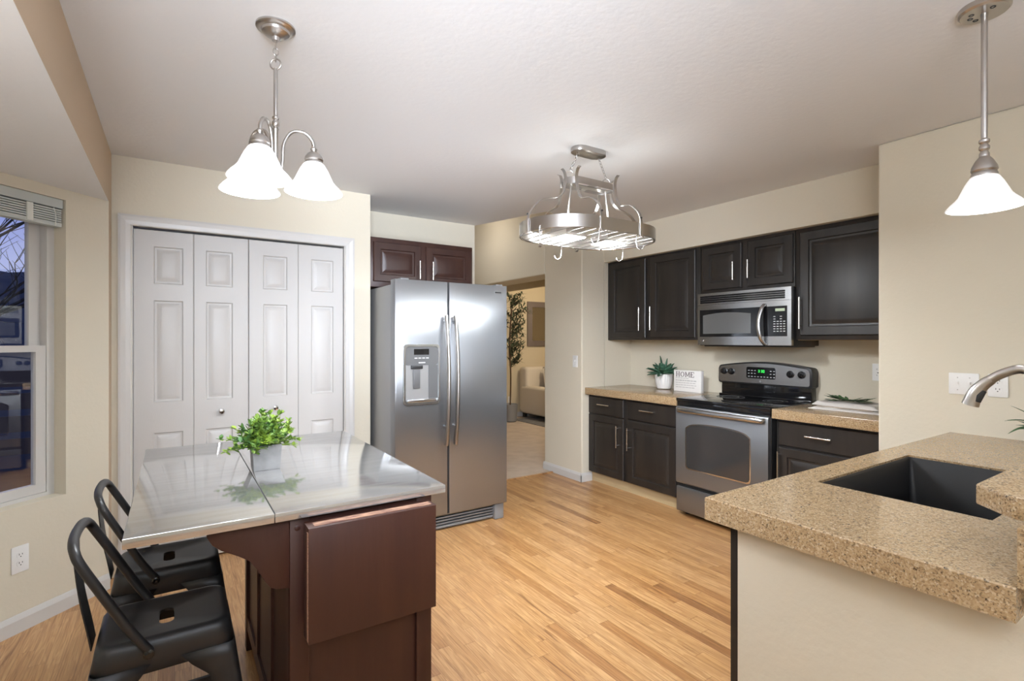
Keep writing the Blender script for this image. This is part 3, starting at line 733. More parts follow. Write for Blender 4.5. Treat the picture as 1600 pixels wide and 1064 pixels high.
for x in (FX0+.05, FX1-.09): obj('hinge_cover', box(B(), x, x+.06, FY+.02, FY+.12, 1.785, 1.797, .004), M['greypl'], f)

# ------------------------------------------------------------------ island cart
i = thing('kitchen_island', 'dark wood island cart with stainless steel drop-leaf top', 'kitchen island', (.48, 2.0, 0))
def sheet(x0, x1, y0, y1, z0, z1): return prism(B(), [(x0, y0), (x1, y0), (x1, y1), (x0, y1)], z0, z1, .002)
obj('worktop', sheet(.2215, .716, 1.474, 2.64, .889, .914), M['top'], i, 30)
obj('raised_leaf', sheet(-.101, .2195, 1.474, 2.64, .889, .914), M['top'], i, 30)
IX0, IX1, IY0, IY1 = .264, .685, 1.512, 2.585
fr = B()
for x0, x1 in ((IX0, IX0+.055), (IX1-.055, IX1)):
    for y0, y1 in ((IY0, IY0+.055), (IY1-.055, IY1)): pass
posts = []
for x0 in (IX0, IX1-.05):
    for y0 in (IY0, IY1-.05):
        b = B(); box(b, x0, x0+.05, y0, y0+.05, 0, .886, .002); obj('corner_post', b, M['island'], i)
b = B()
for z0, z1 in ((.09, .15), (.80, .886)):
    box(b, IX0+.05, IX1-.05, IY0+.004, IY0+.024, z0, z1); box(b, IX0+.05, IX1-.05, IY1-.024, IY1-.004, z0, z1)
    box(b, IX0+.004, IX0+.024, IY0+.05, IY1-.05, z0, z1); box(b, IX1-.024, IX1-.004, IY0+.05, IY1-.05, z0, z1)
for y in (IY0+.36, IY0+.70): box(b, IX0+.004, IX0+.022, y, y+.05, .15, .80); box(b, IX1-.022, IX1-.004, y, y+.05, .15, .80)
obj('rails', b, M['island'], i)
b = B(); box(b, IX0+.04, IX1-.04, IY0+.014, IY0+.02, .14, .81); obj('end_panel', b, M['island'], i)
b = B(); box(b, IX0+.04, IX1-.04, IY1-.02, IY1-.014, .14, .81); obj('end_panel', b, M['island'], i)
for x in (IX0+.013, IX1-.019):
    b = B(); box(b, x, x+.006, IY0+.04, IY1-.04, .14, .81); obj('side_panel', b, M['island'], i)
b = B(); box(b, IX0+.02, IX1-.02, IY0+.02, IY1-.02, .13, .145); obj('bottom_shelf', b, M['island'], i)
# folded wooden end leaf, hung from the near end
b = B(); prism(b, [(.292, .573), (.655, .573), (.655, .878), (.292, .878)], 0, .062, .002, T=lambda x, z, d: (x, 1.474-d, z)); lf = obj('drop_leaf', b, M['island'], i, 30)
b = B(); box(b, .31, .645, 1.425, 1.452, .8778, .8792); obj('worn_top_edge', b, M['wornwood'], lf, label='worn chipped upper edge')
b = B(); box(b, .2905, .2922, 1.416, 1.428, .58, .865); obj('worn_side_edge', b, M['wornwood'], lf)
obj('leaf_hinge_rail', box(B(), .31, .655, 1.474, 1.514, .60, .64), M['island'], lf); obj('leaf_hinge_rail', box(B(), .31, .655, 1.474, 1.514, .80, .84), M['island'], lf)
# wooden dowel plug and bracket under the raised leaf
b = B(); lathe(b, [(.0075, 0), (.0075, -.002), (.005, -.003)], (.283, IY0, .852), 16, 'y'); obj('dowel_plug', b, M['island'], i)
def corbel(y):
    pr = [(.264, .889), (.068, .889), (.068, .868), (.080, .846), (.100, .828), (.140, .805), (.165, .790), (.185, .762), (.200, .726), (.215, .704), (.232, .694), (.264, .690)]
    b = B(); prism(b, pr, y, y+.022, .002, T=lambda x, z, yy: (x, yy, z)); return obj('leaf_bracket', b, M['island'], i, 30)
corbel(1.516); corbel(2.50)

# ------------------------------------------------------------------ bar stools
def make_stool(label, loc):
    t = thing('bar_stool', label, 'stool', loc, 'black metal stools at the island')
    hx, hy = .15, .133; ZS = .61
    def R(a, bb, r, n=6): return rrect(-a, a, -bb, bb, r, n)
    rings = [([(x*1+.0, y) for x, y in R(.017, .044, .015)], ZS-.012), (R(.017, .044, .015), ZS-.004), (R(.020, .047, .018), ZS-.003),
             (R(hx-.035, hy-.035, .03), ZS-.003), (R(hx-.022, hy-.022, .03), ZS+.003), (R(hx-.010, hy-.010, .034), ZS+.001), (R(hx-.002, hy-.002, .036), ZS-.008), (R(hx, hy, .037), ZS-.02), (R(hx+.009, hy+.009, .038), ZS-.075)]
    b = B(); rows = [[b.verts.new((x, y, z)) for x, y in pts] for pts, z in rings]
    n = len(rows[0])
    for a, c in zip(rows, rows[1:]):
        for k in range(n): b.faces.new((a[k], a[(k+1) % n], c[(k+1) % n], c[k]))
    bmesh.ops.recalc_face_normals(b, faces=b.faces[:])
    s = obj('seat', b, M['blackm'], t, 40, world=False); md = s.modifiers.new('thick', 'SOLIDIFY'); md.thickness = .003; md.offset = -1
    for sx in (-1, 1):
        for sy in (-1, 1):
            b = B(); rows = []
            for z, wdt, ex in ((ZS-.055, .125, .007), (ZS-.085, .105, .011), (ZS-.12, .072, .016), (ZS-.2, .058, .027), (.30, .045, .045), (.012, .034, .075), (0, .034, .076)):
                cx, cy = hx+ex, hy+ex; rr = .022; pts = [(cx-wdt, cy)]
                for k in range(5):
                    a = PI/2-PI/2*k/4; pts.append((cx-rr+rr*math.cos(a), cy-rr+rr*math.sin(a)))
                pts.append((cx, cy-wdt)); rows.append([b.verts.new((sx*x, sy*y, z)) for x, y in pts])
            for a, c in zip(rows, rows[1:]):
                for k in range(len(a)-1): b.faces.new((a[k], a[k+1], c[k+1], c[k]))
            bmesh.ops.recalc_face_normals(b, faces=b.faces[:])
            l = obj('leg', b, M['blackm'], t, 40, world=False); md = l.modifiers.new('thick', 'SOLIDIFY'); md.thickness = .004
    b = B(); e = .052
    for sy in (-1, 1): box(b, -hx-e, hx+e, sy*(hy+e)-.012, sy*(hy+e)+.002, .222, .245)
    for sx in (-1, 1): box(b, sx*(hx+e)-.012, sx*(hx+e)+.002, -hy-e, hy+e, .222, .245)
    obj('footrest_frame', b, M['blackm'], t, 40, world=False)
    # back hoop: tube from each seat side up to the top rail
    yb = hy+.006; pts = []
    side = [(-.035, yb, ZS-.022), (-.048, yb+.004, ZS), (-.075, yb+.005, ZS+.045), (-.12, yb+.004, ZS+.13), (-.168, yb-.002, ZS+.222), (-.182, yb-.018, ZS+.252), (-.190, yb-.06, ZS+.264)]
    path = [(x, -y, z) for x, y, z in side]+[(-.193, 0, ZS+.267)]+side[::-1]
    b = B(); p = smooth_path(path, 6); tube(b, p, .0135, 12, flat=(1, .8)); bk = obj('back_hoop', b, M['blackm'], t, 60, world=False)
    for sy in (-1, 1): obj('bolt', lathe(B(), [(.012, 0), (.012, sy*.005), (.007, sy*.008)], (-.036, sy*(yb+.008), ZS-.024), 14, 'y'), M['blackg'], bk, 40, world=False)
    b = B(); prof = smooth_path([(-.160, 0, ZS-.03), (-.168, 0, ZS+.02), (-.182, 0, ZS+.10), (-.192, 0, ZS+.19), (-.194, 0, ZS+.262)], 5)
    strap(b, prof, .085, .003, (0, 1, 0))
    obj('back_splat', b, M['blackm'], t, 40, world=False)
    return t
make_stool('black metal low-back stool nearest the camera, in front of the leaf bracket', (-.018, 1.722, 0))
make_stool('black metal low-back stool further back, partly under the steel leaf', (-.016, 2.192, 0))

# ------------------------------------------------------------------ leafy plant on the island
def leafmesh(bm, p, d, L, W, up=Vector((0, 0, 1)), cup=.2, droop=0, n=4):
    d = d.normalized(); s = d.cross(up)
    if s.length < 1e-4: s = d.orthogonal()
    s.normalize(); u = s.cross(d).normalized(); rows = []
    for k in range(n+1):
        t = k/n; wd = W*(math.sin(PI*min(1, .08+.92*t)))**.8*.5 if t < 1 else W*.03
        c = p+d*L*t-Vector((0, 0, 1))*droop*L*t*t
        rows.append((bm.verts.new(c-s*wd+u*cup*wd), bm.verts.new(c), bm.verts.new(c+s*wd+u*cup*wd)))
    for a, c in zip(rows, rows[1:]):
        for k in range(2): bm.faces.new((a[k], a[k+1], c[k+1], c[k]))
rp = random.Random(11)
pc = Vector((.272, 2.025, .914))
p = thing('potted_plant', 'small bushy light green plant in square grey metal pot on the island', 'plant', pc)
b = B(); hs = [(0, .041), (.085, .047)]
rows = [[b.verts.new((pc.x+sx*h, pc.y+sy*h, pc.z+z)) for sx, sy in ((-1, -1), (1, -1), (1, 1), (-1, 1))] for z, h in ((.0005, .042), (.088, .047), (.088, .0445), (.074, .044))]
b.faces.new(rows[0][::-1]); b.faces.new(rows[-1])
for a, c in zip(rows, rows[1:]):
    for k in range(4): b.faces.new((a[k], a[(k+1) % 4], c[(k+1) % 4], c[k]))
obj('pot', b, M['galv'], p, 0)
b = B(); bs = B()
for k in range(130):
    a = rp.uniform(0, 2*PI); el = rp.uniform(.0, 1.5); L = rp.uniform(.06, .105)
    if k < 8: L = rp.uniform(.112, .125); el = rp.uniform(.1, 1.2)
    d0 = Vector((math.cos(a)*math.cos(el), math.sin(a)*math.cos(el), math.sin(el)))
    st = pc+Vector((rp.uniform(-.03, .03), rp.uniform(-.03, .03), .084)); q = [st]
    for j in range(4):
        d0 = (d0+Vector((rp.uniform(-.15, .15), rp.uniform(-.15, .15), rp.uniform(-.12, .05)))).normalized(); q.append(q[-1]+d0*L/4*1.05)
    tube(bs, q, .0009, 4)
    for j in range(1, 5):
        for z in range(4 if j == 4 else 3):
            dl = (d0*.5+Vector((rp.uniform(-1, 1), rp.uniform(-1, 1), rp.uniform(-.3, .9)))).normalized()
            leafmesh(b, q[j], dl, rp.uniform(.016, .024), rp.uniform(.011, .016), cup=.3, n=3)
obj('foliage', b, M['leafy'], p, 60); obj('stems', bs, M['leafy'], p, 60)

# ------------------------------------------------------------------ counter decor left of range
sc = Vector((3.868, 3.275, .914))
p = thing('potted_succulent', 'dark green succulent in ribbed white pot left of range', 'plant', sc)
b = B(); lathe(b, [(.045, .0005), (.060, .005), (.072, .035), (.079, .085), (.081, .142), (.074, .142), (.070, .12)], sc, 96, rib=.016, ribn=24); obj('pot', b, M['ceramic'], p, 50)
b = B(); rs = random.Random(5)
for ringn, (cnt, el, L, W) in enumerate(((9, .16, .16, .055), (8, .45, .165, .062), (7, .80, .155, .064), (5, 1.1, .14, .06), (2, 1.5, .19, .03))):
    for k in range(cnt):
        a = 2*PI*k/cnt+ringn*.4+rs.uniform(-.15, .15); e = el+rs.uniform(-.1, .1)
        d = Vector((math.cos(a)*math.cos(e), math.sin(a)*math.cos(e), math.sin(e)))
        leafmesh(b, sc+Vector((math.cos(a)*.018, math.sin(a)*.018, .135)), d, L*rs.uniform(.85, 1.08), W, cup=.45, droop=.12, n=7)
o = obj('leaves', b, M['agave'], p, 60); md = o.modifiers.new('thick', 'SOLIDIFY'); md.thickness = .004

# HOME sign: faces the room, standing on the left counter
sg = thing('home_sign', 'small white block sign reading HOME beside the range', 'sign', (3.82, 2.96, .914))
SA = math.radians(0)
sx, sy0, sy1 = 3.80, 3.103, 2.815
b = B(); box(b, sx, sx+.038, sy1, sy0, .9145, 1.104, .002); obj('board', b, M['sign'], sg)
Ts = lambda u, v: (sy0-u, .9145+v)
def bar(bm, u0, v0, u1, v1):
    y0, z0 = Ts(u0, v0); y1, z1 = Ts(u1, v1); box(bm, sx-.0012, sx, y1, y0, z0, z1)
b = B(); hh = .043; v0 = .132; th = .008; u = .024
def serif(u, v, w=.016): bar(b, u-w/2, v-.0018, u+w/2, v+.0018)
# H
for q in (u+.008, u+.034): bar(b, q-th/2, v0, q+th/2, v0+hh); serif(q, v0); serif(q, v0+hh)
bar(b, u+.008, v0+hh*.46, u+.034, v0+hh*.54)
u += .050
y0, z0 = Ts(u+.020, v0+hh/2)
for k in range(24):
    a0 = 2*PI*k/24; a1 = 2*PI*(k+1)/24
    def ov(a, rx, rz): return (y0+rx*math.cos(a), z0+rz*math.sin(a))
    prism(b, [ov(a0, .021, .0225), ov(a1, .021, .0225), ov(a1, .0135, .0185), ov(a0, .0135, .0185)], 0, .0012, T=lambda y, z, d: (sx-d, y, z))
u += .050
for q in (u+.006, u+.044): bar(b, q-th*.42, v0, q+th*.42, v0+hh); serif(q, v0); serif(q-.001, v0+hh, .012)
for a, c in ((u+.006, u+.025), (u+.044, u+.025)):
    prism(b, [(Ts(a-.003, 0)[0], .9145+v0+hh), (Ts(a+.003, 0)[0], .9145+v0+hh), (Ts(c+.003, 0)[0], .9145+v0+.006), (Ts(c-.003, 0)[0], .9145+v0+.006)], 0, .0012, T=lambda y, z, d: (sx-d, y, z))
u += .060
bar(b, u, v0, u+th, v0+hh)
for q, L in ((v0, .032), (v0+hh/2, .022), (v0+hh, .032)): bar(b, u-.004, q-.0022, u+L, q+.0022)
bar(b, u+.030, v0, u+.033, v0+.011); bar(b, u+.030, v0+hh-.011, u+.033, v0+hh)
obj('lettering', b, M['print'], sg, 0)
b = B(); rl = random.Random(3)
for v, wide in ((.119, .6), (.098, 1), (.078, .93), (.058, .95), (.038, .85)):
    q = .022
    while q < .022+.215*wide:
        L = rl.uniform(.012, .034); bar(b, q, v-.0022 if v != .098 else v-.003, min(q+L, .24), v+.0022 if v != .098 else v+.004); q += L+.006
obj('fine_print', b, M['printl'], sg, 0)

# towel with herb sprig right of range
tc_ = Vector((3.73, 1.60, .914))
t = thing('folded_towel', 'folded white linen towel with beige hem right of the range', 'towel', tc_)
def clothslab(L, W, z0, z1, seed, ex=0):
    b = B(); n, mm = 26, 16; rn = random.Random(seed); top = []; bot = []
    for i in range(n+1):
        rt_, rb_ = [], []
        for j in range(mm+1):
            u, v = i/n-.5, j/mm-.5
            wob = .006*math.sin(9*v+seed)+.004*math.sin(17*v+2*seed)
            x = u*W*(1+.05*math.sin(5*v+seed))+wob*abs(u)*2; y = v*L+.007*math.sin(8*u+seed)
            edge = min(1, (.5-abs(u))*14, (.5-abs(v))*14); edge = math.sqrt(max(edge, 0))
            h = z0+(z1-z0)*(.25+.75*edge)+.0025*math.sin(13*u+seed)*math.sin(11*v)
            rt_.append(b.verts.new((tc_.x+x, tc_.y+y, tc_.z+h))); rb_.append(b.verts.new((tc_.x+x, tc_.y+y, tc_.z+z0)))
        top.append(rt_); bot.append(rb_)
    for i in range(n):
        for j in range(mm):
            b.faces.new((top[i][j], top[i+1][j], top[i+1][j+1], top[i][j+1])); b.faces.new((bot[i][j], bot[i][j+1], bot[i+1][j+1], bot[i+1][j]))
    for i in range(n): b.faces.new((top[i][0], bot[i][0], bot[i+1][0], top[i+1][0])); b.faces.new((top[i][mm], top[i+1][mm], bot[i+1][mm], bot[i][mm]))
    for j in range(mm): b.faces.new((top[0][j], top[0][j+1], bot[0][j+1], bot[0][j])); b.faces.new((top[n][j], bot[n][j], bot[n][j+1], top[n][j+1]))
    bmesh.ops.recalc_face_normals(b, faces=b.faces[:]); return b
obj('lower_fold', clothslab(.41, .30, .0005, .018, 1), M['towel'], t, 60)
obj('hem', clothslab(.34, .285, .018, .024, 2.2), M['towelband'], t, 60)
obj('upper_fold', clothslab(.40, .27, .024, .048, 3), M['towel'], t, 60)
h = thing('herb_sprig', 'dark green leafy sprig lying on the folded towel', 'plant', tc_+Vector((0, .02, .056)))
b = B(); bs = B(); rh = random.Random(8)
for k in range(7):
    a = PI/2+rh.uniform(-.6, .6)+(PI if k > 3 else 0); d0 = Vector((math.cos(a)*.6, math.sin(a), rh.uniform(.1, .5))).normalized()
    q = [tc_+Vector((rh.uniform(-.02, .02), .02, .053))]
    for j in range(4): d0 = (d0+Vector((0, 0, -.1))).normalized(); q.append(q[-1]+d0*.024)
    for z in q: z.z = max(z.z, tc_.z+.058)
    tube(bs, q, .0012, 4)
    for j in range(5):
        for s in (-1, 1): leafmesh(b, q[j], (d0+Vector((s*.8*d0.y, -s*.8*d0.x, rh.uniform(.05, .5)))).normalized(), rh.uniform(.05, .07), .021, cup=.2, n=4)
obj('leaves', b, M['herb'], h, 60); obj('stems', bs, M['herb'], h, 60)

# ------------------------------------------------------------------ peninsula
PX0, PX1, PY0, PY1 = 1.293, 3.229, .2815, .945
SX0, SX1, SY0, SY1 = 1.733, 2.447, .421, .846
b = B(); zt, zb = .914, .849
o4 = [(PX0, PY0), (PX1, PY0), (PX1, PY1), (PX0, PY1)]; i4 = [(SX0, SY0), (SX1, SY0), (SX1, SY1), (SX0, SY1)]
cf = .003
V = {}
for nm, pts, z in (('ot', [(PX0+cf, PY0), (PX1, PY0), (PX1, PY1-cf), (PX0+cf, PY1-cf)], zt), ('oc', [(PX0, PY0), (PX1, PY0), (PX1, PY1), (PX0, PY1)], zt-cf), ('ob', o4, zb), ('it', i4, zt), ('ib', i4, .902)):
    V[nm] = [b.verts.new((x, y, z)) for x, y in pts]
e5 = [(SX0-.025, SY0-.025), (SX1+.025, SY0-.025), (SX1+.025, SY1+.025), (SX0-.025, SY1+.025)]
V['ic'] = [b.verts.new((x, y, .902)) for x, y in e5]
V['ub'] = [b.verts.new((x, y, zb)) for x, y in e5]
for k in range(4):
    j = (k+1) % 4
    for a, c in (('ot', 'it'), ('it', 'ib'), ('ib', 'ic'), ('ic', 'ub'), ('ub', 'ob'), ('ob', 'oc'), ('oc', 'ot')):
        b.faces.new((V[a][k], V[a][j], V[c][j], V[c][k]))
bmesh.ops.recalc_face_normals(b, faces=b.faces[:])
tag(obj('countertop', b, M['quartz'], None, 25), 'tan speckled stone peninsula countertop with sink cutout', 'countertop')
sk = thing('sink', 'black composite undermount sink in the peninsula countertop', 'sink', ((SX0+SX1)/2, (SY0+SY1)/2, .66))
b = B(); R5 = lambda e, r: rrect(SX0-e, SX1+e, SY0-e, SY1+e, r, 5)
rg = [(R5(.016, .012), .9012), (R5(.001, .012), .9012), (R5(-.001, .014), .898), (R5(-.012, .035), .665), (R5(-.03, .055), .652), (R5(-.15, .04), .648)]
rows = [[b.verts.new((x, y, z)) for x, y in pts] for pts, z in rg]
for a, c in zip(rows, rows[1:]):
    for k in range(len(a)): b.faces.new((a[k], a[(k+1) % len(a)], c[(k+1) % len(a)], c[k]))
b.faces.new(rows[-1]); bmesh.ops.recalc_face_normals(b, faces=b.faces[:])
so = obj('basin', b, M['sinkm'], sk, 50); md = so.modifiers.new('thick', 'SOLIDIFY'); md.thickness = .006; md.offset = 1
b = B(); lathe(b, [(.045, .0), (.045, .004), (.03, .006), (.02, .003)], (2.09, .63, .648), 24); obj('drain', b, M['nickel'], sk)
pc_ = thing('base_cabinet', 'peninsula base cabinet with cream end panel under the sink counter', 'cabinet', (2.2, .6, 0))
b = B(); 
for (x0, x1, y0, y1, z0, z1) in ((1.374, 3.228, .885, .905, .1, .848), (1.374, 3.228, .285, .30, .1, .848), (1.374, 3.228, .30, .885, .1, .12), (3.21, 3.228, .30, .885, .12, .848)): box(b, x0, x1, y0, y1, z0, z1)
box(b, 1.36, 1.374, .884, .906, 0, .848)
obj('carcass', b, M['cab'], pc_)
b = B(); box(b, 1.36, 1.374, .2705, .8835, 0, .8475); obj('end_panel', b, M['wall'], pc_, label='cream painted end panel')
for kx in range(4):
    T = lambda u, v, d, x0=1.40+kx*.455: (x0+.44-u, .905+d, .11+v)
    cdoor('cabinet_door', pc_, T, .44, .72, M['cab'])
struct('wall_pony', box(B(), 1.36, 3.228, .15, .269, 0, 1.025), M['wall'])
b = B(); box(b, 1.296, 3.228, .2695, .2805, .9145, 1.025); tag(obj('backsplash', b, M['quartz'], None, 0), 'narrow upright stone backsplash strip below the raised bar', 'backsplash')
b = B(); prism(b, [(1.346, -.16), (3.228, -.16), (3.228, .368), (1.41, .368), (1.346, .300)], 1.026, 1.07, .004)
tag(obj('bar_counter', b, M['quartz'], None, 30), 'raised tan stone bar ledge with clipped corner beside the sink', 'countertop')
# faucet
fa = thing('faucet', 'brushed nickel pull-down kitchen faucet arching over the sink', 'faucet', (2.09, .397, .914))
b = B(); lathe(b, [(.022, .0005), (.022, .008), (.019, .014), (.018, .05), (.017, .12), (.0145, .15)], (2.09, .397, .914), 28); obj('base', b, M['nickel'], fa, 40)
arc = smooth_path([(2.09, .397, 1.05), (2.09, .395, 1.14), (2.09, .395, 1.21), (2.09, .408, 1.262), (2.09, .443, 1.285), (2.09, .485, 1.270), (2.09, .515, 1.247)], 8)
b = B(); tube(b, arc, .0135, 16); obj('spout', b, M['nickel'], fa, 60)
hd = smooth_path([(2.09, .510, 1.251), (2.09, .530, 1.232), (2.09, .548, 1.205), (2.09, .560, 1.168)], 6)
b = B(); tube(b, hd, [.0145+.0075*k/(len(hd)-1) for k in range(len(hd))], 18); sh = obj('spray_head', b, M['nickel'], fa, 50)
b = B(); tube(b, [(2.085, .527, 1.216), (2.083, .536, 1.198), (2.082, .541, 1.180)], [.009, .011, .009], 10); obj('spray_button', b, M['blackp'], sh)
b = B(); tube(b, [(2.10, .397, 1.0), (2.15, .399, 1.0), (2.19, .402, 1.02)], [.011, .009, .007], 12); obj('lever', b, M['nickel'], fa, 50)
# plant at the far end of the peninsula, its leaves reach into the picture
pq = Vector((2.955, .555, .914))
p = thing('potted_plant', 'dark green plant whose leaf tip shows at the right edge by outlets', 'plant', pq)
b = B(); lathe(b, [(.04, .0005), (.05, .004), (.058, .05), (.06, .095), (.055, .095), (.052, .08)], pq, 40); obj('pot', b, M['ceramic'], p, 50)
b = B()
for k in range(16):
    a = 2*PI*k/16+(.3*(k % 2)); e = .15+.5*((k*7) % 5)/4
    leafmesh(b, pq+Vector((math.cos(a)*.015, math.sin(a)*.015, .09)), Vector((math.cos(a)*math.cos(e), math.sin(a)*math.cos(e), math.sin(e))), .08, .026, cup=.35, droop=.15, n=6)
leafmesh(b, pq+Vector((0, .02, .115)), Vector((-.55, .8, .3)), .115, .026, cup=.3, droop=.25, n=8)
leafmesh(b, pq+Vector((0, .02, .10)), Vector((-.5, .7, .1)), .10, .028, cup=.3, droop=.45, n=8)
leafmesh(b, pq+Vector((0, .02, .13)), Vector((-.4, .7, .6)), .11, .02, cup=.3, droop=.1, n=8)
o = obj('leaves', b, M['herb'], p, 60)

# ------------------------------------------------------------------ outlets and switches
def plate(name, label, T, wd, ht, kinds, cat='outlet'):
    """T maps (u,v,d) on the wall; centred"""
    o3 = Vector(T(0, 0, 0)); t = thing(name, label, cat, o3)
    b = B(); prism(b, rrect(-wd/2, wd/2, -ht/2, ht/2, .004, 3), .0004, .006, .0015, T=lambda x, y, d: T(x, y, d)); obj('cover_plate', b, M['white'], t, 30)
    for u, k in kinds:
        if k == 'outlet':
            for v in (-.0195, .0195):
                b = B(); n = 20; prism(b, [(u+.0165*math.cos(2*PI*q/n), v+max(-.0125, min(.0125, .0165*math.sin(2*PI*q/n)))) for q in range(n)], .006, .0078, T=lambda x, y, d: T(x, y, d)); r_ = obj('socket', b, M['white'], t, 30)
                b = B()
                for du, hh in ((-.0065, .0085), (.0065, .007)): prism(b, [(u+du-.0012, v), (u+du+.0012, v), (u+du+.0012, v+hh), (u+du-.0012, v+hh)], .0078, .0082, T=lambda x, y, d: T(x, y, d))
                prism(b, [(u+.0026*math.cos(2*PI*q/8), v-.007+.0026*math.sin(2*PI*q/8)) for q in range(8)], .0078, .0082, T=lambda x, y, d: T(x, y, d))
                obj('slots', b, M['slot'], r_, 0)
        elif k == 'toggle':
            b = B(); prism(b, [(u-.006, -.013), (u+.006, -.013), (u+.006, .013), (u-.006, .013)], .006, .0075, T=lambda x, y, d: T(x, y, d)); prism(b, [(u-.004, -.002), (u+.004, -.002), (u+.004, .009), (u-.004, .009)], .0075, .016, T=lambda x, y, d: T(x, y, d)); obj('toggle', b, M['white'], t, 30)
        elif k == 'gfci':
            b = B(); prism(b, [(u-.016, -.033), (u+.016, -.033), (u+.016, .033), (u-.016, .033)], .006, .0075, T=lambda x, y, d: T(x, y, d)); g_ = obj('socket', b, M['white'], t, 30)
            b = B()
            for v in (-.02, .02):
                for du in (-.0065, .0065): prism(b, [(u+du-.0012, v-.004), (u+du+.0012, v-.004), (u+du+.0012, v+.004), (u+du-.0012, v+.004)], .0075, .0079, T=lambda x, y, d: T(x, y, d))
            prism(b, [(u-.005, -.006), (u+.005, -.006), (u+.005, -.001), (u-.005, -.001)], .0075, .0079, T=lambda x, y, d: T(x, y, d))
            obj('slots', b, M['slot'], g_, 0)
        for v in ((-.03, .03) if k == 'toggle' else ()):
            b = B(); prism(b, [(u+.0028*math.cos(2*PI*q/10), v+.0028*math.sin(2*PI*q/10)) for q in range(10)], .006, .0068, T=lambda x, y, d: T(x, y, d)); obj('screw', b, M['nickel'], t, 0)
plate('wall_switch', 'two-gang white switch plate on wall behind the faucet', lambda u, v, d: (3.23-d, .889-u, 1.158+v), .116, .105, ((-.023, 'toggle'), (.023, 'toggle')), 'switch')
plate('wall_outlet', 'white double outlet right of the faucet head', lambda u, v, d: (3.23-d, .764-u, 1.158+v), .072, .108, ((0, 'outlet'),))
plate('wall_outlet', 'white outlet on stove wall half hidden by the wall corner', lambda u, v, d: (XS-d, 1.540-u, 1.156+v), .07, .115, ((0, 'gfci'),))
plate('wall_switch', 'white switch plate on the column beside the doorway', lambda u, v, d: (3.296-d, 3.884-u, 1.165+v), .072, .115, ((0, 'toggle'),), 'switch')
plate('wall_outlet', 'white double outlet low on wall under the bay window', lambda u, v, d: bay(.432-u, -d, .342+v), .072, .125, ((0, 'outlet'),))
plate('wall_outlet', 'small white outlet low on living room wall beside the refrigerator edge', lambda u, v, d: (4.975+u, 7.66-d, .32+v), .07, .115, ((0, 'outlet'),))

# ------------------------------------------------------------------ lights
SHADE = [(.030, .105), (.036, .100), (.048, .080), (.058, .058), (.066, .040), (.074, .030), (.086, .018), (.097, .004), (.0985, 0)]
def shade_bm(c, s=1):
    pr = [(r*s, h*s) for r, h in SHADE]; pr += [(r-.0035, h) for r, h in pr[::-1]]
    b = B(); lathe(b, pr, c, 40, cap=False); return b
def torus(bm, c, R, r, u, v, n=16, m=6, st=1):
    u = Vector(u); v = Vector(v); tube(bm, [Vector(c)+R*math.cos(2*PI*k/n)*u+R*st*math.sin(2*PI*k/n)*v for k in range(n)], r, m, closed=True)
CH = Vector((.290, 1.920, 0))
ch = thing('chandelier', 'brushed nickel three-shade chandelier hanging over the island', 'chandelier', (CH.x, CH.y, ZC))
b = B(); lathe(b, [(.063, 0), (.063, -.006), (.056, -.012), (.046, -.014), (.044, -.022), (.03, -.032), (.014, -.036), (.012, -.048), (.004, -.05)], (CH.x, CH.y, ZC), 40); obj('canopy', b, M['nickel'], ch, 30)
b = B()
for k in range(3): torus(b, (CH.x, CH.y, 2.383-k*.022), .0085, .0019, (1, 0, 0) if k % 2 else (0, 1, 0), (0, 0, 1), 14, 6, 1.5)
torus(b, (CH.x, CH.y, 2.318), .018, .003, (.836, -.549, 0), (0, 0, 1), 20, 8); obj('chain', b, M['nickel'], ch, 50)
b = B(); lathe(b, [(.004, 2.305), (.007, 2.298), (.007, 2.14), (.011, 2.136), (.011, 2.130), (.007, 2.126), (.012, 2.118), (.012, 2.108), (.007, 2.102), (.011, 2.096), (.008, 2.09), (.008, 1.96), (.018, 1.955), (.022, 1.945), (.022, 1.93), (.012, 1.92), (.010, 1.905), (.004, 1.90)], (CH.x, CH.y, 0), 24); obj('stem', b, M['nickel'], ch, 40)
rg_, dp_ = Vector((.836, -.549, 0)), Vector((.549, .836, 0))
for la, de in ((-.005, -.100), (-.108, .040), (.108, .060)):
    d = rg_*la+dp_*de; c0 = CH+Vector((0, 0, 0)); q = d.normalized(); RR = d.length
    pts = smooth_path([c0+q*.016+Vector((0, 0, 1.94)), c0+q*.022+Vector((0, 0, 1.99)), c0+q*.026+Vector((0, 0, 2.05)), c0+q*(RR*.42)+Vector((0, 0, 2.095)), c0+q*(RR*.75)+Vector((0, 0, 2.10)), c0+q*(RR*.96)+Vector((0, 0, 2.075)), c0+q*RR+Vector((0, 0, 2.04))], 6)
    b = B(); tube(b, pts, .006, 10); ar = obj('arm', b, M['nickel'], ch, 50)
    sc_ = c0+q*RR
    b = B(); lathe(b, [(.008, 2.055), (.012, 2.048), (.009, 2.04), (.022, 2.030), (.030, 2.018), (.0315, 2.010), (.028, 2.006), (.031, 2.0), (.031, 1.992)], (sc_.x, sc_.y, 0), 28); obj('socket_cup', b, M['nickel'], ar, 35)
    obj('glass_shade', shade_bm((sc_.x, sc_.y, 1.893)), M['shade'], ch, 50)
    b = B(); lathe(b, [(.001, 1.885), (.016, 1.889), (.026, 1.902), (.029, 1.92), (.024, 1.945), (.014, 1.965), (.013, 1.99)], (sc_.x, sc_.y, 0), 20); obj('bulb', b, M['bulb'], ch, 60)
PE = Vector((2.18, .549, 0))
pe = thing('pendant_lamp', 'brushed nickel rod pendant with single glass shade over the peninsula', 'pendant lamp', (PE.x, PE.y, ZC))
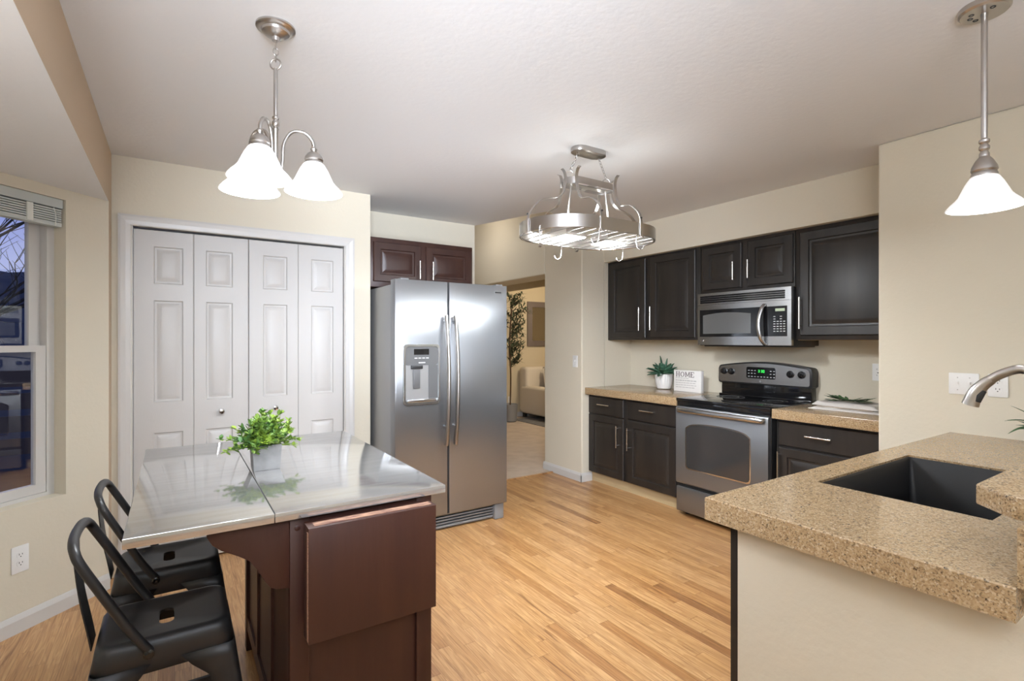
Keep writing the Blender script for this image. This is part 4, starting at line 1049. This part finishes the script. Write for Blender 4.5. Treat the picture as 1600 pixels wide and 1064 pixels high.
b = B(); lathe(b, [(.066, 0), (.066, -.016), (.060, -.022), (.01, -.024), (.009, -.034)], (PE.x, PE.y, ZC), 40); obj('canopy', b, M['nickel'], pe, 30)
for a in (0.9, 1.6, 2.3, 4.0):
    b = B(); torus(b, (PE.x+.035*math.cos(a), PE.y+.035*math.sin(a), ZC-.023), .006, .0018, (1, 0, 0), (0, 1, 0), 12); obj('canopy_slot', b, M['slot'], pe, 50)
b = B(); lathe(b, [(.0085, ZC-.03), (.0085, 2.02), (.014, 2.015), (.014, 2.008), (.009, 2.002), (.014, 1.994), (.014, 1.986), (.009, 1.98), (.013, 1.972), (.013, 1.962), (.022, 1.95), (.032, 1.93), (.034, 1.918), (.030, 1.912), (.034, 1.906), (.034, 1.897)], (PE.x, PE.y, 0), 28); obj('rod', b, M['nickel'], pe, 35)
obj('glass_shade', shade_bm((PE.x, PE.y, 1.796), 1.0), M['shade'], pe, 50)
b = B(); lathe(b, [(.001, 1.782), (.018, 1.787), (.028, 1.80), (.031, 1.82), (.026, 1.845), (.014, 1.865), (.013, 1.895)], (PE.x, PE.y, 0), 20); obj('bulb', b, M['bulb2'], pe, 60)

# pot rack with two down lights
PR = Vector((1.955, 2.19, 0))
pr = thing('pot_rack', 'brushed nickel oval hanging pot rack light near the ceiling centre', 'pot rack', (PR.x, PR.y, ZC))
def stadium(a, bb, n=14, cx=0, cy=0):
    pts = []
    for k in range(n+1): t = -PI/2+PI*k/n; pts.append((PR.x+cx+a-bb+bb*math.cos(t), PR.y+cy+bb*math.sin(t)))
    for k in range(n+1): t = PI/2+PI*k/n; pts.append((PR.x+cx-(a-bb)+bb*math.cos(t), PR.y+cy+bb*math.sin(t)))
    return pts
def band(bm, po, th, z0, z1, a, bb):
    pi_ = stadium(a-th, bb-th); n = len(po)
    V = [[bm.verts.new((x, y, z)) for x, y in q] for q, z in ((po, z0), (po, z1), (pi_, z1), (pi_, z0))]
    for i_ in range(4):
        for k in range(n): bm.faces.new((V[i_][k], V[i_][(k+1) % n], V[(i_+1) % 4][(k+1) % n], V[(i_+1) % 4][k]))
    bmesh.ops.recalc_face_normals(bm, faces=bm.faces[:])
ZR0, ZR1 = 1.938, 2.003
b = B(); prism(b, stadium(.115, .05), ZC-.026, ZC, .003); obj('canopy', b, M['nickel'], pr, 30)
A_, B_ = .42, .26
b = B(); band(b, stadium(A_, B_), .003, ZR0, ZR1, A_, B_); rk = obj('oval_band', b, M['nickel'], pr, 50)
b = B(); tube(b, [(x, y, ZR0+.004) for x, y in stadium(A_-.008, B_-.008)], .005, 8, closed=True); obj('lower_rim', b, M['chrome'], rk, 60)
b = B()
for k in range(11):
    dx = -.36+k*.072
    hw = B_-.006 if abs(dx) < A_-B_ else math.sqrt(max(.0004, (B_-.006)**2-(abs(dx)-(A_-B_))**2))
    tube(b, [(PR.x+dx, PR.y-hw, ZR0+.006), (PR.x+dx, PR.y+hw, ZR0+.006)], .003, 8)
obj('grid_bars', b, M['nickel'], rk, 60)
TF = (.165, .062); TZ0, TZ1 = 2.225, 2.262
b = B(); band(b, stadium(*TF), .003, TZ0, TZ1, *TF); tfm = obj('top_frame', b, M['nickel'], pr, 50)
b = B(); box(b, PR.x-.02, PR.x+.02, PR.y-TF[1]+.002, PR.y+TF[1]-.002, TZ0+.008, TZ0+.012); box(b, PR.x-.15, PR.x+.15, PR.y-.02, PR.y+.02, TZ0+.004, TZ0+.0075); obj('cross_strap', b, M['nickel'], tfm)
# S-curved straps from the top frame down to the band
for dx, sy in ((-.143, -1), (.143, -1), (-.143, 1), (.143, 1), (-1, 0), (1, 0)):
    if sy:
        X0, X1 = dx, dx
        f0 = lambda x, o, z: (PR.x+x, PR.y+sy*o, z)
        pts = [f0(X0, TF[1]+.028, 2.305), f0(X0, TF[1]+.012, 2.293), f0(X0, TF[1]+.002, 2.265), f0(X0, TF[1]+.004, 2.225), f0(X0, TF[1]+.016, 2.172), f0(X0, TF[1]+.045, 2.130), f0(X0, TF[1]+.085, 2.122), f0(X0, TF[1]+.128, 2.110), f0(X0, B_-.015, 2.06), f0(X1, B_+.003, 2.0), f0(X1, B_+.003, 1.94), f0(X1, B_+.014, 1.925)]
        side = (1, 0, 0)
    else:
        sgn = dx
        f0 = lambda o, z: (PR.x+sgn*o, PR.y, z)
        e0 = TF[0]
        pts = [f0(e0+.028, 2.305), f0(e0+.012, 2.293), f0(e0+.002, 2.265), f0(e0+.004, 2.225), f0(e0+.02, 2.175), f0(e0+.06, 2.145), f0(e0+.115, 2.132), f0(e0+.175, 2.11), f0(A_-.03, 2.06), f0(A_+.002, 2.0), f0(A_+.003, 1.94), f0(A_+.012, 1.93)]
        side = (0, 1, 0)
    b = B(); strap(b, smooth_path(pts, 5), .020, .003, side); o = obj('curved_strap', b, M['nickel'], pr, 50)
    b = B(); q = pts[-3]; qq = Vector(q); out = Vector((0, sy, 0)) if sy else Vector((dx, 0, 0))
    lathe(b, [(.005, 0), (.005, .003), (.003, .004)], qq+out*.001+Vector((0, 0, .03)), 12, 'y' if sy else 'x'); obj('rivet', b, M['slot'], o)
# lamps in the rack
for dx in (-.15, .15):
    b = B(); tube(b, [(PR.x+dx*.85, PR.y, TZ0+.006), (PR.x+dx, PR.y, 2.05)], .0055, 10); lathe(b, [(.008, 2.06), (.013, 2.05), (.014, 2.035), (.024, 2.028), (.026, 2.018), (.012, 2.016)], (PR.x+dx, PR.y, 0), 24); obj('lamp_rod', b, M['nickel'], pr, 40)
    b = B(); rows = []
    for z, h in ((2.017, .03), (2.005, .055), (1.985, .068), (1.932, .07)):
        rows.append([b.verts.new((PR.x+dx+s1*h, PR.y+s2*h, z)) for s1, s2 in ((-1, -1), (1, -1), (1, 1), (-1, 1))])
    b.faces.new(rows[0])
    for a, c in zip(rows, rows[1:]):
        for k in range(4): b.faces.new((a[k], a[(k+1) % 4], c[(k+1) % 4], c[k]))
    bmesh.ops.recalc_face_normals(b, faces=b.faces[:]); hs_ = obj('lamp_housing', b, M['nickel'], pr, 20)
    b = B(); box(b, PR.x+dx-.066, PR.x+dx+.066, PR.y-.066, PR.y+.066, 1.929, 1.934); obj('diffuser', b, M['panel'], hs_, label='glowing white square diffuser')
    lamp('rack_uplight', (PR.x+dx*1.3, PR.y, 2.10), 3, .05, (.95, .99, 1))
# chains
b = B()
for sgn in (-1, 1):
    p0 = Vector((PR.x+sgn*.075, PR.y, ZC-.03)); p1 = Vector((PR.x+sgn*.135, PR.y, 2.305)); n = 7
    for k in range(n):
        c_ = p0.lerp(p1, (k+.5)/n); ax = (p1-p0).normalized(); s_ = Vector((0, 1, 0)) if k % 2 else ax.cross(Vector((0, 1, 0))).normalized()
        torus(b, c_, .0065, .0016, s_, ax, 12, 6, 1.75)
    torus(b, (PR.x+sgn*.135, PR.y, 2.283), .021, .003, (.836, -.549, 0), (0, 0, 1), 20, 8)
obj('chains', b, M['nickel'], pr, 50)
# hooks hung on the rack
def make_hook(x, y, ang, label):
    z = ZR0+.006; d = Vector((math.cos(ang), math.sin(ang), 0)); o = Vector((x, y, z)); zz = Vector((0, 0, 1))
    pts = [o-d*.012-zz*.006, o-d*.012+zz*.004, o-d*.004+zz*.011, o+d*.006+zz*.006, o+d*.008-zz*.02, o+d*.006-zz*.055, o+d*.002-zz*.072, o-d*.014-zz*.083, o-d*.028-zz*.074, o-d*.032-zz*.060]
    b = B(); tube(b, smooth_path(pts, 5), .0026, 8); b2 = obj('pot_hook', b, M['chrome'], None, 60)
    tag(b2, label, 'hook', 'hooks on the pot rack')
make_hook(PR.x-.40, PR.y-.088, 2.56, 'bright metal hook hanging leftmost from the pot rack rim')
make_hook(PR.x-.005, PR.y+.252, -.58, 'bright metal hook on the rear rim under the left rack light')
make_hook(PR.x-.165, PR.y-.253, -.58, 'bright metal hook at the front rim between the two rack lights')
make_hook(PR.x+.36, PR.y+.10, -.58, 'bright metal hook on the end grid bar right of the right rack light')
make_hook(PR.x+.144, PR.y-.235, 2.56, 'bright metal hook hanging rightmost, beside the right end strap of the rack')

# ------------------------------------------------------------------ living room beyond
s = thing('sofa', 'cream upholstered sofa in the living room beyond the doorway', 'sofa', (6.1, 7.2, 0))
b = B(); box(b, 5.13, 5.36, 6.72, 7.55, .09, .57, .05, 4); obj('arm', b, M['sofa'], s, 50)
b = B(); box(b, 7.0, 7.22, 6.72, 7.55, .09, .57, .05, 4); obj('arm', b, M['sofa'], s, 50)
b = B(); box(b, 5.15, 7.2, 7.38, 7.63, .09, .90, .06, 4); obj('backrest', b, M['sofa'], s, 50)
b = B(); box(b, 5.36, 7.0, 6.74, 7.4, .09, .32, .02, 3); obj('seat_base', b, M['sofa'], s, 50)
for x0 in (5.365, 6.185):
    b = B(); box(b, x0, x0+.81, 6.70, 7.38, .32, .48, .04, 4); obj('seat_cushion', b, M['sofa'], s, 50)
for x in (5.19, 7.1):
    for y in (6.79, 7.5):
        b = B(); box(b, x, x+.06, y, y+.06, .014, .09); obj('leg', b, M['blackp'], s)
def cushion(label, c, rot, sz, m):
    b = B(); n = 10
    rows = {}
    for sd in (-1, 1):
        for i_ in range(n+1):
            for j in range(n+1):
                u, v = i_/n*2-1, j/n*2-1; h = .075*(max(0, (1-u**4)*(1-v**4)))**.5
                if sd == 1 and (abs(u) == 1 or abs(v) == 1): rows[(1, i_, j)] = rows[(-1, i_, j)]; continue
                rows[(sd, i_, j)] = b.verts.new((u*sz/2*(1-.06*(1-v*v)*0), sd*h, v*sz/2))
        for i_ in range(n):
            for j in range(n): b.faces.new((rows[(sd, i_, j)], rows[(sd, i_+1, j)], rows[(sd, i_+1, j+1)], rows[(sd, i_, j+1)]))
    bmesh.ops.recalc_face_normals(b, faces=b.faces[:])
    o = obj('throw_pillow', b, m, None, 60); o.location = c; o.rotation_euler = rot
    tag(o, label, 'pillow')
cushion('striped cream throw pillow leaning at the sofa corner', (5.62, 7.20, .70), (-.25, 0, -.12), .42, M['pillow'])
cushion('brown patterned throw pillow beside the striped one on sofa', (6.06, 7.20, .70), (-.25, 0, .1), .42, M['pillowf'])
b = B(); box(b, 4.87, 7.5, 5.6, 7.42, .006, .014); tag(obj('area_rug', b, M['rug'], None, 0), 'dark grey area rug under the cream sofa', 'rug')
mi = thing('wall_mirror', 'taupe framed wall mirror on the living room wall', 'mirror', (5.75, 7.64, 1.27))
b = B(); MX0, MX1, MZ0, MZ1, fw = 5.35, 6.15, 1.266, 2.078, .10
V = [[b.verts.new((x, y, z)) for x, z in q] for q, y in (([(MX0, MZ0), (MX1, MZ0), (MX1, MZ1), (MX0, MZ1)], 7.655), ([(MX0, MZ0), (MX1, MZ0), (MX1, MZ1), (MX0, MZ1)], 7.63), ([(MX0+fw, MZ0+fw), (MX1-fw, MZ0+fw), (MX1-fw, MZ1-fw), (MX0+fw, MZ1-fw)], 7.622), ([(MX0+fw, MZ0+fw), (MX1-fw, MZ0+fw), (MX1-fw, MZ1-fw), (MX0+fw, MZ1-fw)], 7.655))]
for i_ in range(4):
    for k in range(4): b.faces.new((V[i_][k], V[i_][(k+1) % 4], V[(i_+1) % 4][(k+1) % 4], V[(i_+1) % 4][k]))
bmesh.ops.recalc_face_normals(b, faces=b.faces[:]); obj('frame', b, M['frameg'], mi, 0)
b = B(); box(b, MX0+fw-.004, MX1-fw+.004, 7.640, 7.646, MZ0+fw-.004, MZ1-fw+.004); obj('mirror_glass', b, M['mirror'], mi, 0)
ot = Vector((4.73, 7.26, 0))
p = thing('potted_tree', 'tall artificial olive tree standing left of the mirror', 'plant', ot)
b = B(); lathe(b, [(.09, .007), (.11, .02), (.13, .3), (.12, .3), (.11, .26)], ot, 32); obj('pot', b, M['greypl'], p, 40)
b = B(); bs = B(); ro = random.Random(21)
tube(bs, smooth_path([ot+Vector((0, 0, .25)), ot+Vector((.01, 0, .8)), ot+Vector((-.01, .01, 1.3)), ot+Vector((.03, 0, 1.9))]), .013, 8)
for k in range(52):
    z = .9+1.2*k/52; st = ot+Vector((0, 0, z)); a = ro.uniform(0, 2*PI); L = ro.uniform(.16, .30)*(1 if z < 1.9 else .8)
    if k % 2 == 0: a = ro.uniform(-.6, .6)
    d = Vector((math.cos(a), math.sin(a)*.6, ro.uniform(.2, .9))).normalized(); q = [st]
    for j in range(6): d = (d+Vector((ro.uniform(-.2, .2), ro.uniform(-.2, .2), ro.uniform(-.15, .1)))).normalized(); q.append(q[-1]+d*L/5)
    tube(bs, q, .004, 5)
    for j in range(1, 7):
        for z_ in range(4):
            leafmesh(b, q[j], (d*.5+Vector((ro.uniform(-1, 1), ro.uniform(-1, 1), ro.uniform(-.6, .8)))).normalized(), ro.uniform(.06, .095), .024, n=3)
obj('foliage', b, M['olive'], p, 60); obj('trunk', bs, M['bark'], p, 60)
